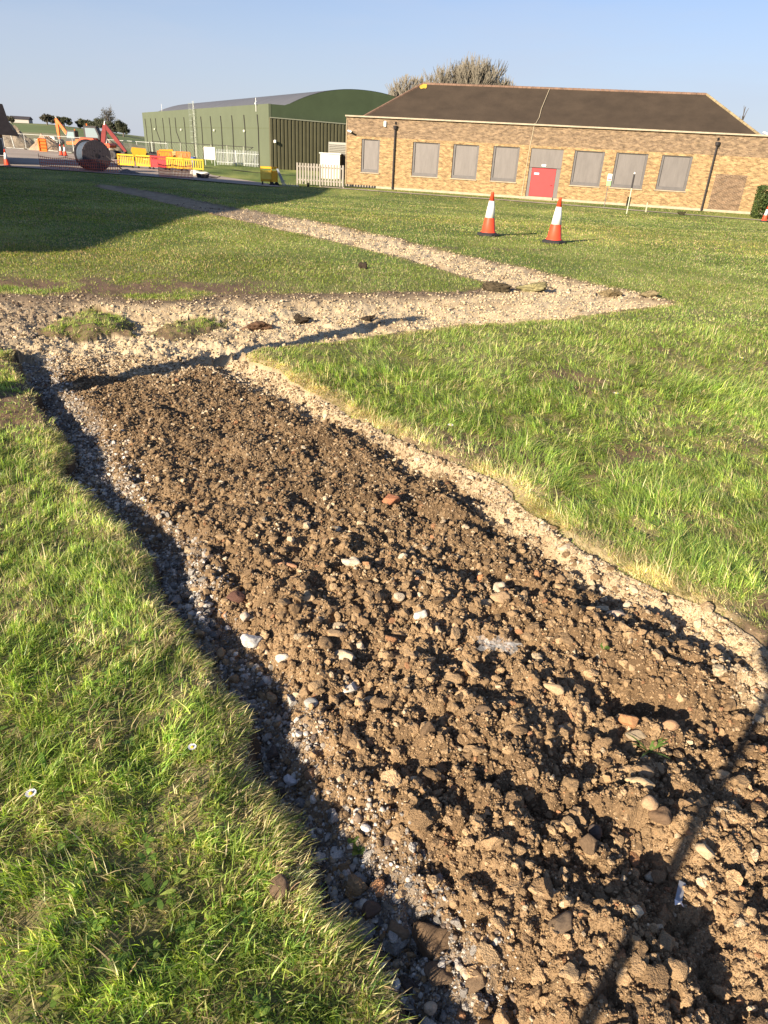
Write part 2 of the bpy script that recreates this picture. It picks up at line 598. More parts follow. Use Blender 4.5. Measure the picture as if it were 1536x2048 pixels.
            lf = ss(-3.0, -4.6, x[Bm])[:, None] * .6
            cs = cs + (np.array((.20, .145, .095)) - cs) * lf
            c[Bm] = cs
        return c

def H(x, y):
    return float(Ground(np.array([x]), np.array([y])).z[0])

# ------------------------------------------------------------------ ground sheets
def ground_sheet():
    FPX = 683.
    k = 1.35
    ys = [0.15]
    while ys[-1] < 1600:
        Y = ys[-1]
        ys.append(Y + min(k * (Y * Y + CAM_H ** 2) / (FPX * CAM_H), 60))
    yb = [0.15]
    st = .006
    while yb[-1] > -8:
        st *= 1.12
        yb.append(yb[-1] - st)
    ys = np.array(yb[:0:-1] + ys)
    sdn = np.arange(-.78, .7801, k / FPX)
    so_ = [.78]
    st = .004
    while so_[-1] < 6:
        st *= 1.15
        so_.append(so_[-1] + st)
    so_ = np.array(so_[1:])
    s = np.concatenate([-so_[::-1], sdn, so_])
    Y, S = np.meshgrid(ys, s, indexing='ij')
    X = S * np.sqrt(Y * Y + CAM_H ** 2)
    g = Ground(X.ravel(), Y.ravel())
    col = g.colour()
    V = np.stack([g.x, g.y, g.z], 1)
    ny, nx = X.shape
    i = np.arange(ny * nx).reshape(ny, nx)
    Q = np.stack([i[:-1, :-1], i[:-1, 1:], i[1:, 1:], i[1:, :-1]], -1).reshape(-1, 4)
    zq = g.zone[Q]
    zmax = zq.max(1)
    out = {}
    for nm, sel in (('lawn', zmax == 0), ('trench_soil', zmax == 1), ('chalk_strip', zmax >= 2)):
        q = Q[sel]
        u, inv = np.unique(q, return_inverse=True)
        out[nm] = (V[u], inv.reshape(-1, 4), col[u])
    return out

M_lawn = attr_mat('lawn_turf', .95, .5, 90, .35, 40)
M_soil = attr_mat('soil', .95, .9, 220, .35, 160)
M_chalk = attr_mat('chalk', .95, .8, 160, .22, 120)
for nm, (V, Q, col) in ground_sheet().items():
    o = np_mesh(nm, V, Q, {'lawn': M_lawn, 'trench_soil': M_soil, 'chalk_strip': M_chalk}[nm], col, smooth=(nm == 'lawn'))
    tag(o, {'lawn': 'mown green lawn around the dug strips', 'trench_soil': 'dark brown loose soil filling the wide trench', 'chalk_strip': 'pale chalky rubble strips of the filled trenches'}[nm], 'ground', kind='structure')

# ------------------------------------------------------------------ clods, rubble and gravel
def ico(sub):
    import bmesh
    bm = bmesh.new()
    bmesh.ops.create_icosphere(bm, subdivisions=sub, radius=.5)
    v = np.array([p.co[:] for p in bm.verts])
    f = np.array([[q.index for q in t.verts] for t in bm.faces])
    bm.free()
    return v, f
ICO = {k: ico(k) for k in (1, 2, 3, 4)}
def lumpy(v, seed, amp, angular=0., rough=.02):
    r = np.random.default_rng(seed)
    d = v / np.linalg.norm(v, axis=1, keepdims=True)
    s = np.ones(len(v))
    for k in range(10):
        a = r.normal(size=3)
        a /= np.linalg.norm(a)
        fr = r.uniform(1.5, 5)
        s += amp * r.uniform(.2, .6) * np.sin(fr * (d @ a) + r.uniform(0, 6.3))
    p = v * s[:, None]
    for k in range(int(angular * 12)):
        a = r.normal(size=3)
        a /= np.linalg.norm(a)
        h = r.uniform(.27, .42)
        t = p @ a
        p = p - np.clip(t - h, 0, None)[:, None] * a
    if len(v) > 100:
        p = p * (1 + rough * r.normal(size=len(v)))[:, None]
    return p * r.uniform([.8, .75, .55], [1.25, 1.1, .9])

def scatter(name, zone_sel, kmul, dmin_px, dmax, colfun, mtl, ang, amp, label, cat, dfar=60, pw=2., rough=.02, shrink=0, seed=1):
    r = np.random.default_rng(seed)
    P, D = [], []
    edges = np.concatenate([np.arange(1.9, 8, .4), np.geomspace(8, dfar, 22)])
    for a, b in zip(edges[:-1], edges[1:]):
        md = .5 * (a + b)
        dm = dmin_px * md / 683.
        y0 = math.sqrt(max(0, a * a - CAM_H ** 2))
        y1 = math.sqrt(max(0, b * b - CAM_H ** 2))
        if a < 2.1: y0 = -1.2
        area = (y1 - y0) * 1.7 * md
        n = int(area * kmul * .31 / dm ** 2)
        if n <= 0: continue
        yy = r.uniform(y0, y1, n)
        xx = r.uniform(-.85, .85, n) * np.sqrt(yy ** 2 + CAM_H ** 2)
        dd = dm * r.random(n) ** (-1 / pw)
        ok = dd < dmax * (1 if not shrink else 1 - shrink * float(ss(2.4, 4.8, md)))
        P.append(np.stack([xx, yy], 1)[ok])
        D.append(dd[ok])
    P = np.concatenate(P)
    D = np.concatenate(D)
    g = Ground(P[:, 0], P[:, 1])
    keep = zone_sel(g, r)
    P, D = P[keep], D[keep]
    g = Ground(P[:, 0], P[:, 1])
    z = g.z
    col = colfun(g, r, D)
    dist = np.sqrt(P[:, 0] ** 2 + P[:, 1] ** 2 + CAM_H ** 2)
    px = D / dist * 683
    lod = np.where(px < 3.6, 1, np.where(px < 9, 2, np.where(px < 17, 3, 4)))
    VV, FF, CC = [], [], []
    off = 0
    for L in (1, 2, 3, 4):
        idx = np.where(lod == L)[0]
        if len(idx) == 0: continue
        v0, f0 = ICO[L]
        var = np.stack([lumpy(v0, 100 * L + q + seed, amp, ang, rough) for q in range(24)])
        vs = var[r.integers(0, 24, len(idx))]
        # random rotation about z plus a tilt
        a = r.uniform(0, 6.283, len(idx))
        t = r.normal(0, .5, len(idx))
        ca, sa, ct, st_ = np.cos(a), np.sin(a), np.cos(t), np.sin(t)
        Rm = np.zeros((len(idx), 3, 3))
        Rm[:, 0, 0] = ca; Rm[:, 0, 1] = -sa * ct; Rm[:, 0, 2] = sa * st_
        Rm[:, 1, 0] = sa; Rm[:, 1, 1] = ca * ct; Rm[:, 1, 2] = -ca * st_
        Rm[:, 2, 1] = st_; Rm[:, 2, 2] = ct
        w = np.einsum('nij,nkj->nki', Rm, vs) * D[idx][:, None, None]
        w[:, :, 0] += P[idx, 0][:, None]
        w[:, :, 1] += P[idx, 1][:, None]
        w[:, :, 2] += (z[idx] + D[idx] * r.uniform(.05, .3, len(idx)))[:, None]
        nv = len(v0)
        VV.append(w.reshape(-1, 3))
        FF.append((f0[None] + (np.arange(len(idx)) * nv)[:, None, None]).reshape(-1, 3) + off)
        CC.append(np.repeat(col[idx], nv, axis=0))
        off += nv * len(idx)
    o = np_mesh(name, np.concatenate(VV), np.concatenate(FF), mtl, np.concatenate(CC))
    tag(o, label, cat, kind='stuff')
    print(name, len(P), 'pieces', off, 'verts')
    return o

M_clod = attr_mat('clod_earth', .95, .8, 260, .3, 220)
M_stone = attr_mat('stone', .8, .4, 150, .25, 90)
def pick(r, n, cols, p):
    cols = np.array(cols)
    return cols[r.choice(len(cols), n, p=p)] * r.uniform(.75, 1.25, (n, 1))
def col_soil(g, r, D):
    n = len(D)
    c = pick(r, n, [(.32, .212, .112), (.225, .147, .078), (.385, .26, .14), (.455, .315, .175), (.54, .42, .27), (.36, .19, .095)], [.36, .27, .21, .09, .04, .03])
    a = fbm(g.x, g.y, 2.2, 3, 72)
    wr = ss(.28, .10, g.dr + (a - .5) * .55 - .2 * ss(4, 6.5, g.y))
    wt = ss(6.1, 7.0, g.y + (a - .5) * 1.6 - (g.x + 1.5) * .2)
    wl = ss(.32, .10, g.dl + (a - .5) * .45 - .1 * ss(2.6, 4.4, g.y))
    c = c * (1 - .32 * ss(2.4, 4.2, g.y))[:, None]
    u = r.random(n)
    pale = pick(r, n, [(.54, .42, .265), (.46, .35, .215), (.58, .48, .34)], [.5, .35, .15])
    grey = pick(r, n, [(.34, .31, .27), (.22, .2, .175), (.46, .42, .36), (.13, .10, .08)], [.4, .25, .2, .15])
    c = np.where((u < np.maximum(np.maximum(wr * .68, wt * .8), .07 * ss(2, 4, g.y)))[:, None], pale, c)
    c = np.where(((u > 1 - wl * .7))[:, None], grey, c)
    return c
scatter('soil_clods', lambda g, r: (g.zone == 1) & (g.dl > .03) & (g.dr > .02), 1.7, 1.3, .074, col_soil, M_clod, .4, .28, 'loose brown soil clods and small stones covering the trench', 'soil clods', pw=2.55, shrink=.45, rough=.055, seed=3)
def col_chalk(g, r, D):
    n = len(D)
    c = pick(r, n, [(.60, .475, .295), (.55, .43, .26), (.63, .51, .34), (.40, .30, .18), (.17, .12, .07)], [.46, .32, .07, .12, .03])
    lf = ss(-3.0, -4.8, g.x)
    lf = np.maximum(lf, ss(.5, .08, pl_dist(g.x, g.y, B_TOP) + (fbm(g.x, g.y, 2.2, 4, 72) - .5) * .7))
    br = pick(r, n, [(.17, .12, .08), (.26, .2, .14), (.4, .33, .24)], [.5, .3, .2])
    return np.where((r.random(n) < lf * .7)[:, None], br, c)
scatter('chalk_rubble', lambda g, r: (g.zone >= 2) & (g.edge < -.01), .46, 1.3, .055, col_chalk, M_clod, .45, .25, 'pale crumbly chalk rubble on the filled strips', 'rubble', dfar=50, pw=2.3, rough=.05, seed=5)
def col_grav(g, r, D):
    return pick(r, len(D), [(.52, .47, .39), (.38, .33, .265), (.62, .57, .49), (.20, .145, .10), (.44, .34, .23)], [.30, .27, .13, .18, .12])
scatter('gravel', lambda g, r: (g.zone == 1) & (g.dl > .05) & (r.random(g.x.shape) < ss(.34, .08, g.dl - .05 * ss(2.6, 4.4, g.y) + (fbm(g.x, g.y, 3, 2, 77) - .5) * .3)) & (g.y > 0), 1.3, 1.6, .036, col_grav, M_stone, .3, .1, 'grey rounded gravel along the foot of the turf bank', 'gravel', dfar=9, pw=2.3, seed=8)
# crumbs kicked onto the turf by the cut
scatter('earth_crumbs', lambda g, r: g.grass & (g.y < 12) & (r.random(g.x.shape) < .35 * ss(.2, .02, g.edge)), .35, 1.6, .022, col_chalk, M_clod, .3, .12, 'earth crumbs lying on the turf beside the cut', 'crumbs', dfar=13, seed=9)

# ------------------------------------------------------------------ grass
M_grass = attr_mat('grass_blade', .42, transl=.40)
def grass():
    r = np.random.default_rng(21)
    bands = [(1.95, 2.6, 52000, 3), (2.6, 3.6, 38000, 3), (3.6, 5, 23000, 2), (5, 7, 12500, 2), (7, 10, 6800, 1), (10, 14, 3300, 1), (14, 20, 1500, 1), (20, 30, 650, 1), (30, 44, 240, 1), (44, 58, 90, 1)]
    VV, FF, CC = [], [], []
    off = 0
    tot = 0
    jobs = []
    for a, b, rho, seg in bands:
        y0 = math.sqrt(max(0, a * a - CAM_H ** 2))
        y1 = math.sqrt(b * b - CAM_H ** 2)
        if a < 2: y0 = -.15
        wid = .78 if a < 30 else .62
        n = int((y1 - y0) * 2 * wid * (a + b) / 2 * rho)
        yy = r.uniform(y0, y1, n)
        xx = r.uniform(-wid, wid, n) * (a + b) / 2
        # clumped: pull part of the blades towards tuft centres
        f = 9.
        jx = np.floor(xx * f).astype(int)
        jy = np.floor(yy * f).astype(int)
        tx = (jx + _TX[jx & 255, jy & 255]) / f
        ty = (jy + _TY[jx & 255, jy & 255]) / f
        pull = np.where(r.random(n) < .6, r.uniform(.15, .75, n), 0)
        jobs.append((xx + (tx - xx) * pull, yy + (ty - yy) * pull, seg, False))
    # dense short fringe along every cut edge
    for pts, rho in ((RIGHT, 30000), (LEFT, 12000), (B_TOP, 7000), (B_BOT, 16000), (C_UP[:8], 2600), (C_LO[:7], 2600)):
        for (ax, ay), (bx, by) in zip(pts[:-1], pts[1:]):
            l = math.hypot(bx - ax, by - ay)
            if max(ay, by) < -.4: continue
            n = int(l * .8 * rho)
            t = r.random(n)
            jobs.append((ax + (bx - ax) * t + r.uniform(-.4, .4, n), ay + (by - ay) * t + r.uniform(-.4, .4, n), 2 if ay < 8 else 1, True))
    for xx, yy, seg, fringe in jobs:
        n = len(xx)
        g = Ground(xx, yy, fine=False)
        g.colour()
        n2 = fbm(xx, yy, 1.6, 3, 81)
        n3 = fbm(xx, yy, 5.5, 3, 82)
        right_side = ss(-.2, .8, xx - (.9 - .55 * (yy - 3)) * 1) * ss(9.5, 7.0, yy)
        thin = np.clip((n3 - .30) * 5, .42, 1)
        thin = np.where(yy < 4.6, thin, np.maximum(thin, .7))
        keep = g.grass & (r.random(n) < thin) & (r.random(n) > g.bare * .85) & (True if not fringe else (g.edge < .2) & (r.random(n) < ss(.2, .08, g.edge)))
        if not keep.any(): continue
        xx, yy, g_z, ed, t1 = xx[keep], yy[keep], g.z[keep], g.edge[keep], g.t1[keep]
        n2, n3, rs = n2[keep], n3[keep], right_side[keep]
        n = len(xx)
        tot += n
        d = np.sqrt(xx ** 2 + yy ** 2 + CAM_H ** 2)
        hgt = r.gamma(6, 1 / 6., n) * (.046 + .06 * np.clip(n2 - .4, 0, 1)) * (1 + .75 * rs * np.clip((n3 - .42) * 4, 0, 1)) * (.6 + .4 * ss(.0, .2, ed))
        mat_ = (r.random(n) < np.where(rs > .4, .35, .55)) & (yy < 9.5)
        hgt = np.where(mat_, r.uniform(.016, .038, n), hgt)
        hgt = np.where(yy > 9.5, np.minimum(hgt, .06) * .75, hgt)
        hgt = np.where(t1 < 0, hgt * .9, hgt)
        over = (ed < .09) & (yy < 6) & (r.random(n) < .45 * np.clip((vn(xx * 4, yy * 4, 95) - .35) * 3, 0, 1)) & (xx < 1.2 - .45 * yy)
        hgt = np.where(over, r.uniform(.03, .075, n), hgt)
        hgt = hgt * (.85 if fringe else 1)
        wdt = np.maximum(r.uniform(.0022, .0064, n), .00105 * d)
        # lean: coherent flow plus scatter
        ang = 6.283 * fbm(xx, yy, .8, 2, 85) * 1.6 + r.normal(0, .95, n)
        lean = np.clip(r.normal(1.05 + .35 * rs, .6, n), .05, 2.6)
        lean = np.where(ed < .06, lean + .5, lean)
        ang = np.where(over, r.normal(.3, .5, n), ang)
        dx, dy = np.cos(ang), np.sin(ang)
        sa = ang + 1.5708 + r.normal(0, .7, n)
        px_, py_ = np.cos(sa), np.sin(sa)
        up = hgt / np.sqrt(1 + lean ** 2) * 1.15
        ls = up * lean
        ts = np.linspace(0, 1, seg + 1)
        vs = np.zeros((n, 2 * seg + 1, 3))
        for k, t in enumerate(ts):
            cxp = xx + dx * ls * t ** 1.9
            cyp = yy + dy * ls * t ** 1.9
            czp = g_z - .006 + up * (t - .28 * t * t * np.minimum(lean, 1.4))
            wk = wdt * (1 - t) ** .6 * .5
            if k < seg:
                vs[:, 2 * k] = np.stack([cxp - px_ * wk, cyp - py_ * wk, czp], 1)
                vs[:, 2 * k + 1] = np.stack([cxp + px_ * wk, cyp + py_ * wk, czp], 1)
            else:
                vs[:, 2 * seg] = np.stack([cxp, cyp, czp], 1)
        fs = []
        for k in range(seg - 1):
            q = 2 * k
            fs += [(q, q + 1, q + 3), (q, q + 3, q + 2)]
        fs.append((2 * seg - 2, 2 * seg - 1, 2 * seg))
        fs = np.array(fs)
        nv = 2 * seg + 1
        # inherent colours of the blades
        base = np.array([(.29, .41, .08), (.42, .50, .11), (.165, .27, .062), (.51, .53, .18), (.67, .57, .30), (.46, .34, .19)])
        u = r.random(n)
        dry = np.clip(.10 + .34 * np.clip((.52 - n3) * 4, 0, 1) + .5 * ss(.2, .02, ed) + .35 * ss(.34, .04, ed) * (xx > .2 - .4 * yy + 1.2) * (yy < 7) + .12 * ss(9, 14, yy), 0, .85)
        lush = np.clip((n2 - .3) * 2, 0, 1)
        ci = np.where(u < dry, np.where(r.random(n) < .7, 4, np.where(r.random(n) < .5, 3, 5)),
                      np.where(r.random(n) < .32 + .3 * lush, 0, np.where(r.random(n) < .5, 1, np.where(r.random(n) < .62, 2, 3))))
        col = base[ci] * r.uniform(.55, 1.45, (n, 1)) * (1 + (r.random((n, 3)) - .5) * .16)
        tuft = .62 + .76 * vn(xx * 10, yy * 10, 88)
        tuft = 1 + (tuft - 1) * ss(12, 5, yy)
        patch = .72 + .56 * fbm(xx * .6, yy, .35, 3, 97)
        col = col * (tuft * (1 - .30 * ss(6, 14, yy)) * (1 + (patch - 1) * ss(5, 12, yy)))[:, None]
        yel = (np.clip((fbm(xx * .5, yy, .22, 3, 99) - .48) * 4, 0, 1) * ss(7, 14, yy))[:, None]
        col = col * (1 + yel * np.array((.28, .10, .1)))
        VV.append(vs.reshape(-1, 3))
        FF.append((fs[None] + (np.arange(n) * nv)[:, None, None]).reshape(-1, 3) + off)
        CC.append(np.repeat(col, nv, axis=0))
        off += nv * n
    o = np_mesh('grass', np.concatenate(VV), np.concatenate(FF), M_grass, np.concatenate(CC))
    tag(o, 'short green grass with straw tufts along the cut edges', 'grass', kind='stuff')
    print('grass blades', tot, 'verts', off)
grass()

def weeds():
    """flat rosettes of clover, daisy and plantain leaves between the blades"""
    r = np.random.default_rng(33)
    VV, FF, CC = [], [], []
    off = 0
    n = 1500
    yy = r.uniform(.4, 5.2, n)
    xx = r.uniform(-.8, .8, n) * np.sqrt(yy ** 2 + CAM_H ** 2)
    g = Ground(xx, yy, fine=False)
    k = (g.edge > .1) & (g.zone == 0) & (fbm(xx, yy, 1.1, 2, 91) > .45)
    for x, y, z in zip(xx[k], yy[k], g.z[k]):
        nl = r.integers(4, 9)
        a0 = r.uniform(0, 6.28)
        big = r.random() < .06
        for q in range(nl):
            a = a0 + q * 6.283 / nl + r.normal(0, .25)
            L = r.uniform(.014, .032) * (2.2 if big else 1)
            W = L * (.28 if big else .55)
            c, s = math.cos(a), math.sin(a)
            lift = r.uniform(.2, .8)
            pts = []
            for t, wv in ((.15, .15), (.5, .8), (.8, 1.), (1., .35)):
                zz = z + .01 + L * t * lift * (1.2 - .6 * t)
                for sg in (-1, 1):
                    pts.append((x + c * L * t - s * W * .5 * wv * sg, y + s * L * t + c * W * .5 * wv * sg, zz))
            VV.append(np.array(pts))
            f = np.array([(0, 1, 3), (0, 3, 2), (2, 3, 5), (2, 5, 4), (4, 5, 7), (4, 7, 6)]) + off
            FF.append(f)
            cc = np.array((.16, .26, .05)) * r.uniform(.75, 1.45) if r.random() < .8 else np.array((.34, .4, .1))
            CC.append(np.tile(cc, (8, 1)))
            off += 8
    o = np_mesh('weed_leaves', np.concatenate(VV), np.concatenate(FF), M_grass, np.concatenate(CC))
    tag(o, 'small broad weed leaves low between the grass blades', 'weeds', kind='stuff')
weeds()

# ------------------------------------------------------------------ single stones and finds
def stone(name, label, cat, x, y, size, shape, col, ang=.5, amp=.12, rz=0, tilt=0, sink=.22, group=None, m=None, sub=4, var=.35, rough=.018):
    v, f = ICO[sub]
    sdv = int(abs(x * 977 + y * 613) * 100) % 100000
    p = lumpy(v, sdv, amp * 1.35, ang, rough)
    p = p / (p.max(0) - p.min(0)) * np.array(shape)
    r = np.random.default_rng(sdv)
    c = np.array(col) * (1 + var * (r.random((len(v), 1)) - .5))
    o = np_mesh(name, p, f, m or M_stone, c, smooth=sub >= 4)
    o.scale = (size, size, size)
    o.rotation_euler = (tilt, tilt * .4, rz)
    o.location = (x, y, H(x, y) + size * shape[2] * (.5 - sink))
    return tag(o, label, cat, group)

BRICK_C, TAN, PALE, WHITE, GREY, BROWN, DARK = (.40, .17, .085), (.40, .27, .15), (.50, .41, .29), (.62, .57, .48), (.40, .38, .34), (.19, .125, .075), (.10, .065, .045)
ST = [
 ('brick_fragment', 'orange broken brick lump amid dark soil, largest red piece', 'brick', .034, 3.813, .126, (1, .75, .6), BRICK_C, .8, .1, .3),
 ('stone', 'tan rounded flat stone resting below a pale chunk', 'stone', .611, 2.837, .10, (1, .7, .5), TAN, .3, .08, .2),
 ('stone', 'pale chunk perched above the tan rounded flat stone', 'stone', .624, 2.985, .08, (1, .8, .6), PALE, .6, .14, .9),
 ('flint', 'big jagged cream flint, largest pale stone of the trench', 'stone', -.14, 2.372, .105, (1, .9, .7), (.54, .43, .29), 1, .16, .4),
 ('flint', 'cream flint slab just below a small red chip', 'stone', -.105, 2.171, .10, (1, .55, .45), WHITE, 1, .1, .6),
 ('stone', 'cream upright chip just beyond the big jagged flint', 'stone', -.075, 2.44, .06, (.7, .8, .9), PALE, .8, .14, 0),
 ('stone', 'flat tan stone touching the big jagged flint', 'stone', -.194, 2.475, .075, (1, .6, .4), TAN, .4, .1, .1),
 ('clod', 'round tan clod beside the big jagged flint', 'clod', -.227, 2.398, .065, (1, 1, .85), (.33, .22, .12), .1, .12, 0),
 ('stone', 'small round cream cobble behind the flat tan stone', 'stone', -.192, 2.579, .046, (.9, 1, .8), (.50, .38, .22), .1, .06, .3),
 ('stone', 'white angular stone in mid trench above bare fine soil', 'stone', .199, 2.666, .064, (1, .7, .6), WHITE, .8, .12, .4),
 ('stone', 'cream pebble with a deep shadow beside it', 'stone', .099, 2.795, .052, (1, .8, .7), PALE, .4, .1, 0),
 ('stone', 'small upright cream pebble, upper of a near pair', 'stone', .202, 2.844, .04, (.8, .8, 1), PALE, .4, .1, 0),
 ('stone', 'small tan pebble beside the upright cream pebble', 'stone', .311, 2.846, .046, (.8, .8, 1), TAN, .4, .1, 0),
 ('stone', 'pale lozenge stone leaning in the soil mid trench', 'stone', .118, 3.18, .058, (1, .55, .5), (.55, .46, .33), .5, .08, .7),
 ('stone', 'dusty pale flake lying flat on fine soil', 'stone', .201, 3.069, .06, (1, .8, .3), (.44, .33, .21), .6, .1, .2),
 ('flint', 'split cream flint showing two smooth rounded halves', 'stone', -.164, 3.05, .095, (1, .6, .55), (.60, .50, .36), .4, .14, .1),
 ('stone', 'cream knobbly stone far up the dark soil', 'stone', -.276, 3.501, .068, (.9, .8, .8), (.52, .43, .29), .6, .16, .2),
 ('tile_shard', 'curved terracotta pipe shard lying in the soil', 'shard', -.497, 3.054, .105, (1, .24, .2), (.42, .22, .12), .3, .05, -.25),
 ('stone', 'single round tan pebble above the terracotta shard', 'stone', -.376, 3.225, .044, (1, 1, .9), (.40, .27, .15), 0, .05, 0),
 ('stone', 'reddish brown angular stone on the pale chalky margin', 'stone', .788, 3.529, .08, (1, .6, .5), (.24, .13, .09), .8, .1, -.2),
 ('brick_fragment', 'small bright orange brick chip near tan stones', 'brick', .535, 3.065, .04, (.8, .7, 1), (.46, .19, .08), .8, .1, .2),
 ('flint', 'large grey white flint in the shaded gravel', 'stone', -.568, 2.47, .095, (1, .65, .6), (.52, .50, .46), .5, .1, .2),
 ('stone', 'cream rounded stone at the edge of sunlit soil', 'stone', -.412, 2.375, .058, (1, .9, .75), (.56, .5, .4), .4, .1, .4),
 ('stone', 'round brownish white pebble standing in shaded gravel', 'stone', -.633, 2.627, .05, (.9, .9, 1), (.5, .42, .32), .2, .06, 0),
 ('stone', 'dark reddish cobble in the shade by the bank', 'stone', -.707, 2.78, .092, (1, .75, .7), (.13, .065, .045), .2, .08, .2),
 ('stone', 'smooth pale pink oval stone beside the chalk margin', 'stone', 1.166, 2.745, .094, (1, .62, .55), (.58, .44, .31), .1, .05, -.15),
 ('stone', 'pale triangular stone at the top of the chalk margin', 'stone', 1.052, 3.399, .07, (1, .7, .6), (.54, .42, .29), .9, .1, .8),
 ('stone', 'cream pebble just beyond the smooth pink oval stone', 'stone', 1.273, 2.893, .054, (1, .8, .7), (.56, .45, .31), .2, .06, 0),
 ('clod', 'tall tan crumbly clod standing alone in fine soil', 'clod', .211, 1.891, .07, (.8, .8, 1), (.25, .165, .095), .3, .2, 0),
 ('clod', 'tan cracked block of dried mud by the shaded gully', 'clod', .111, 1.236, .064, (1, .9, .7), (.36, .25, .15), .7, .12, .1),
 ('clod', 'big rough brown soil lump, largest clod by the gully', 'clod', .231, 1.189, .13, (1, .7, .6), (.22, .145, .085), .4, .22, -.3),
 ('clod', 'flat brown mud slab crossed by grass shadows', 'clod', .231, 1.105, .088, (1, .75, .3), (.25, .17, .105), .5, .12, 0),
 ('clod', 'two lobed tan clod below the flat mud slab', 'clod', .333, 1.085, .075, (1, .75, .7), (.33, .225, .135), .4, .22, .5),
 ('stone', 'orange tan crumbling stone nearest the grassy corner', 'stone', .356, .97, .06, (.9, 1, .8), (.40, .26, .12), .3, .18, 0),
 ('bone_fragment', 'pale narrow stick like fragment in the shaded gully', 'fragment', -.044, 1.367, .078, (.2, 1, .2), (.56, .5, .42), .3, .03, .15),
 ('clod', 'round brown clod half shaded beside a white pebble', 'clod', -.094, 1.611, .064, (1, .95, .85), (.20, .13, .075), .2, .16, 0),
 ('stone', 'orange brown stone among grey gravel by the bank', 'stone', -.209, 1.776, .058, (1, .9, .7), (.34, .20, .11), .3, .12, 0),
 ('stone', 'smooth grey cobble, uppermost of the shaded gravel pair', 'stone', -.248, 2.067, .055, (1, .8, .65), (.38, .36, .31), 0, .05, .1),
 ('stone', 'white angular rock in shaded gravel by the bank', 'stone', -.289, 1.761, .052, (1, .75, .7), (.60, .58, .55), .9, .1, .3),
 ('stone', 'dark brown cobble at the bottom of the gully', 'stone', .025, 1.265, .058, (1, .8, .9), (.12, .08, .055), .2, .1, .1),
 ('clod', 'brown dry clod with a smooth lit top mid soil', 'clod', .428, 1.979, .07, (1, .65, .6), (.29, .195, .115), .4, .14, .1),
 ('clod', 'single brown clod lying on the grass beside the gully', 'clod', -.244, 1.255, .066, (.8, 1, .6), (.26, .175, .11), .4, .12, .3),
 ('stone', 'orange angular stone in the shaded rut', 'stone', 1.022, 2.045, .07, (1, .75, .7), (.42, .22, .10), .9, .1, -.4),
 ('stone', 'grey tan flat stone touching the orange angular one', 'stone', 1.034, 1.985, .086, (1, .5, .45), (.33, .26, .17), .5, .1, .1),
 ('stone', 'tan oval stone beside the grass sprig in the soil', 'stone', 1.177, 2.017, .068, (1, .6, .55), (.40, .24, .13), .2, .06, .3),
 ('stone', 'long pale tan stone near a round tan one', 'stone', .949, 1.694, .098, (1, .4, .4), (.48, .35, .2), .4, .1, -.15),
 ('stone', 'domed tan stone just beyond the long pale stone', 'stone', .994, 1.762, .06, (1, .8, .6), (.34, .23, .13), .2, .08, 0),
 ('stone', 'tiny bright white pebble beside the thin pole shadow', 'stone', .943, 1.454, .035, (.9, 1, .8), (.64, .55, .38), .2, .08, 0),
 ('stone', 'knobbly tan flint between the shadow and the rut', 'stone', 1.105, 1.464, .058, (1, .85, .75), (.44, .33, .2), .4, .2, 0),
 ('stone', 'round tan stone next to a larger brown clod', 'stone', .955, 1.61, .054, (1, .9, .8), (.42, .28, .16), .1, .06, 0),
 ('clod', 'brown rounded clod next to the round tan stone', 'clod', .99, 1.575, .064, (1, .95, .75), (.28, .18, .105), .2, .14, .3),
 ('stone', 'pale tan wedge stone on the soil above the ruts', 'stone', .735, 2.145, .08, (1, .5, .45), (.46, .33, .19), .6, .1, -.2),
 ('stone', 'dark smooth cobble standing in a shaded hollow', 'stone', .766, 1.536, .056, (.8, .8, 1), (.10, .075, .06), .1, .06, 0),
 ('clod', 'tilted brown clod below the dark smooth cobble', 'clod', .718, 1.465, .064, (.8, 1, .8), (.27, .18, .105), .4, .14, .3),
 ('clod', 'flat slab of lighter soil tilted out of the ground', 'clod', .58, 1.192, .082, (1, .7, .45), (.34, .24, .15), .7, .1, .2),
]
for i, t in enumerate(ST):
    stone(t[0], t[1], t[2], t[3], t[4], t[5] * 1.08, t[6], t[7], t[8], t[9], t[10], tilt=((i * 37) % 11 - 5) * .05, m=M_clod if t[0] == 'clod' else M_stone)
# metal strip and torn plastic
t_ = thing('metal_strip', 'thin silver strip with a torn white end in the rut', 'scrap', (.989, 1.352, H(.989, 1.352) + .012), -.5)
MB().box((0, 0, 0), (.02, .075, .002), (.1, 0, 0)).build('strip', mat('dull_alloy', (.42, .42, .42), .45, .6), t_)
MB().add([(-.012, -.036, .004), (.012, -.037, .003), (.016, -.056, .012), (.002, -.05, .016), (-.008, -.06, .008)], [(0, 1, 2, 3, 4)]).build('torn_end', mat('white_film', (.8, .8, .8), .5), t_)
def film():
    n = 16
    V, F = [], []
    for i in range(n):
        for j in range(n):
            u, v = i / (n - 1) - .5, j / (n - 1) - .5
            rr = 1 + .35 * math.sin(5 * math.atan2(v, u) + 1)
            V.append((u * .17 * rr, v * .085 * rr, .028 + .03 * (vn(np.array(u * 6.), np.array(v * 6.), 3) - .5) + .012 * math.sin(u * 31 + v * 17)))
    for i in range(n - 1):
        for j in range(n - 1):
            if random.random() > .12:
                F.append((i * n + j, i * n + j + 1, (i + 1) * n + j + 1, (i + 1) * n + j))
    M = mat('clear_plastic', (.75, .75, .75), .25)
    M.node_tree.nodes['Principled BSDF'].inputs['Alpha'].default_value = .13
    o = MB().add(V, F).build('plastic_sheet', M)
    o.location = (.558, 2.482, H(.558, 2.482))
    tag(o, 'torn clear plastic film crumpled on the soil', 'litter')
film()
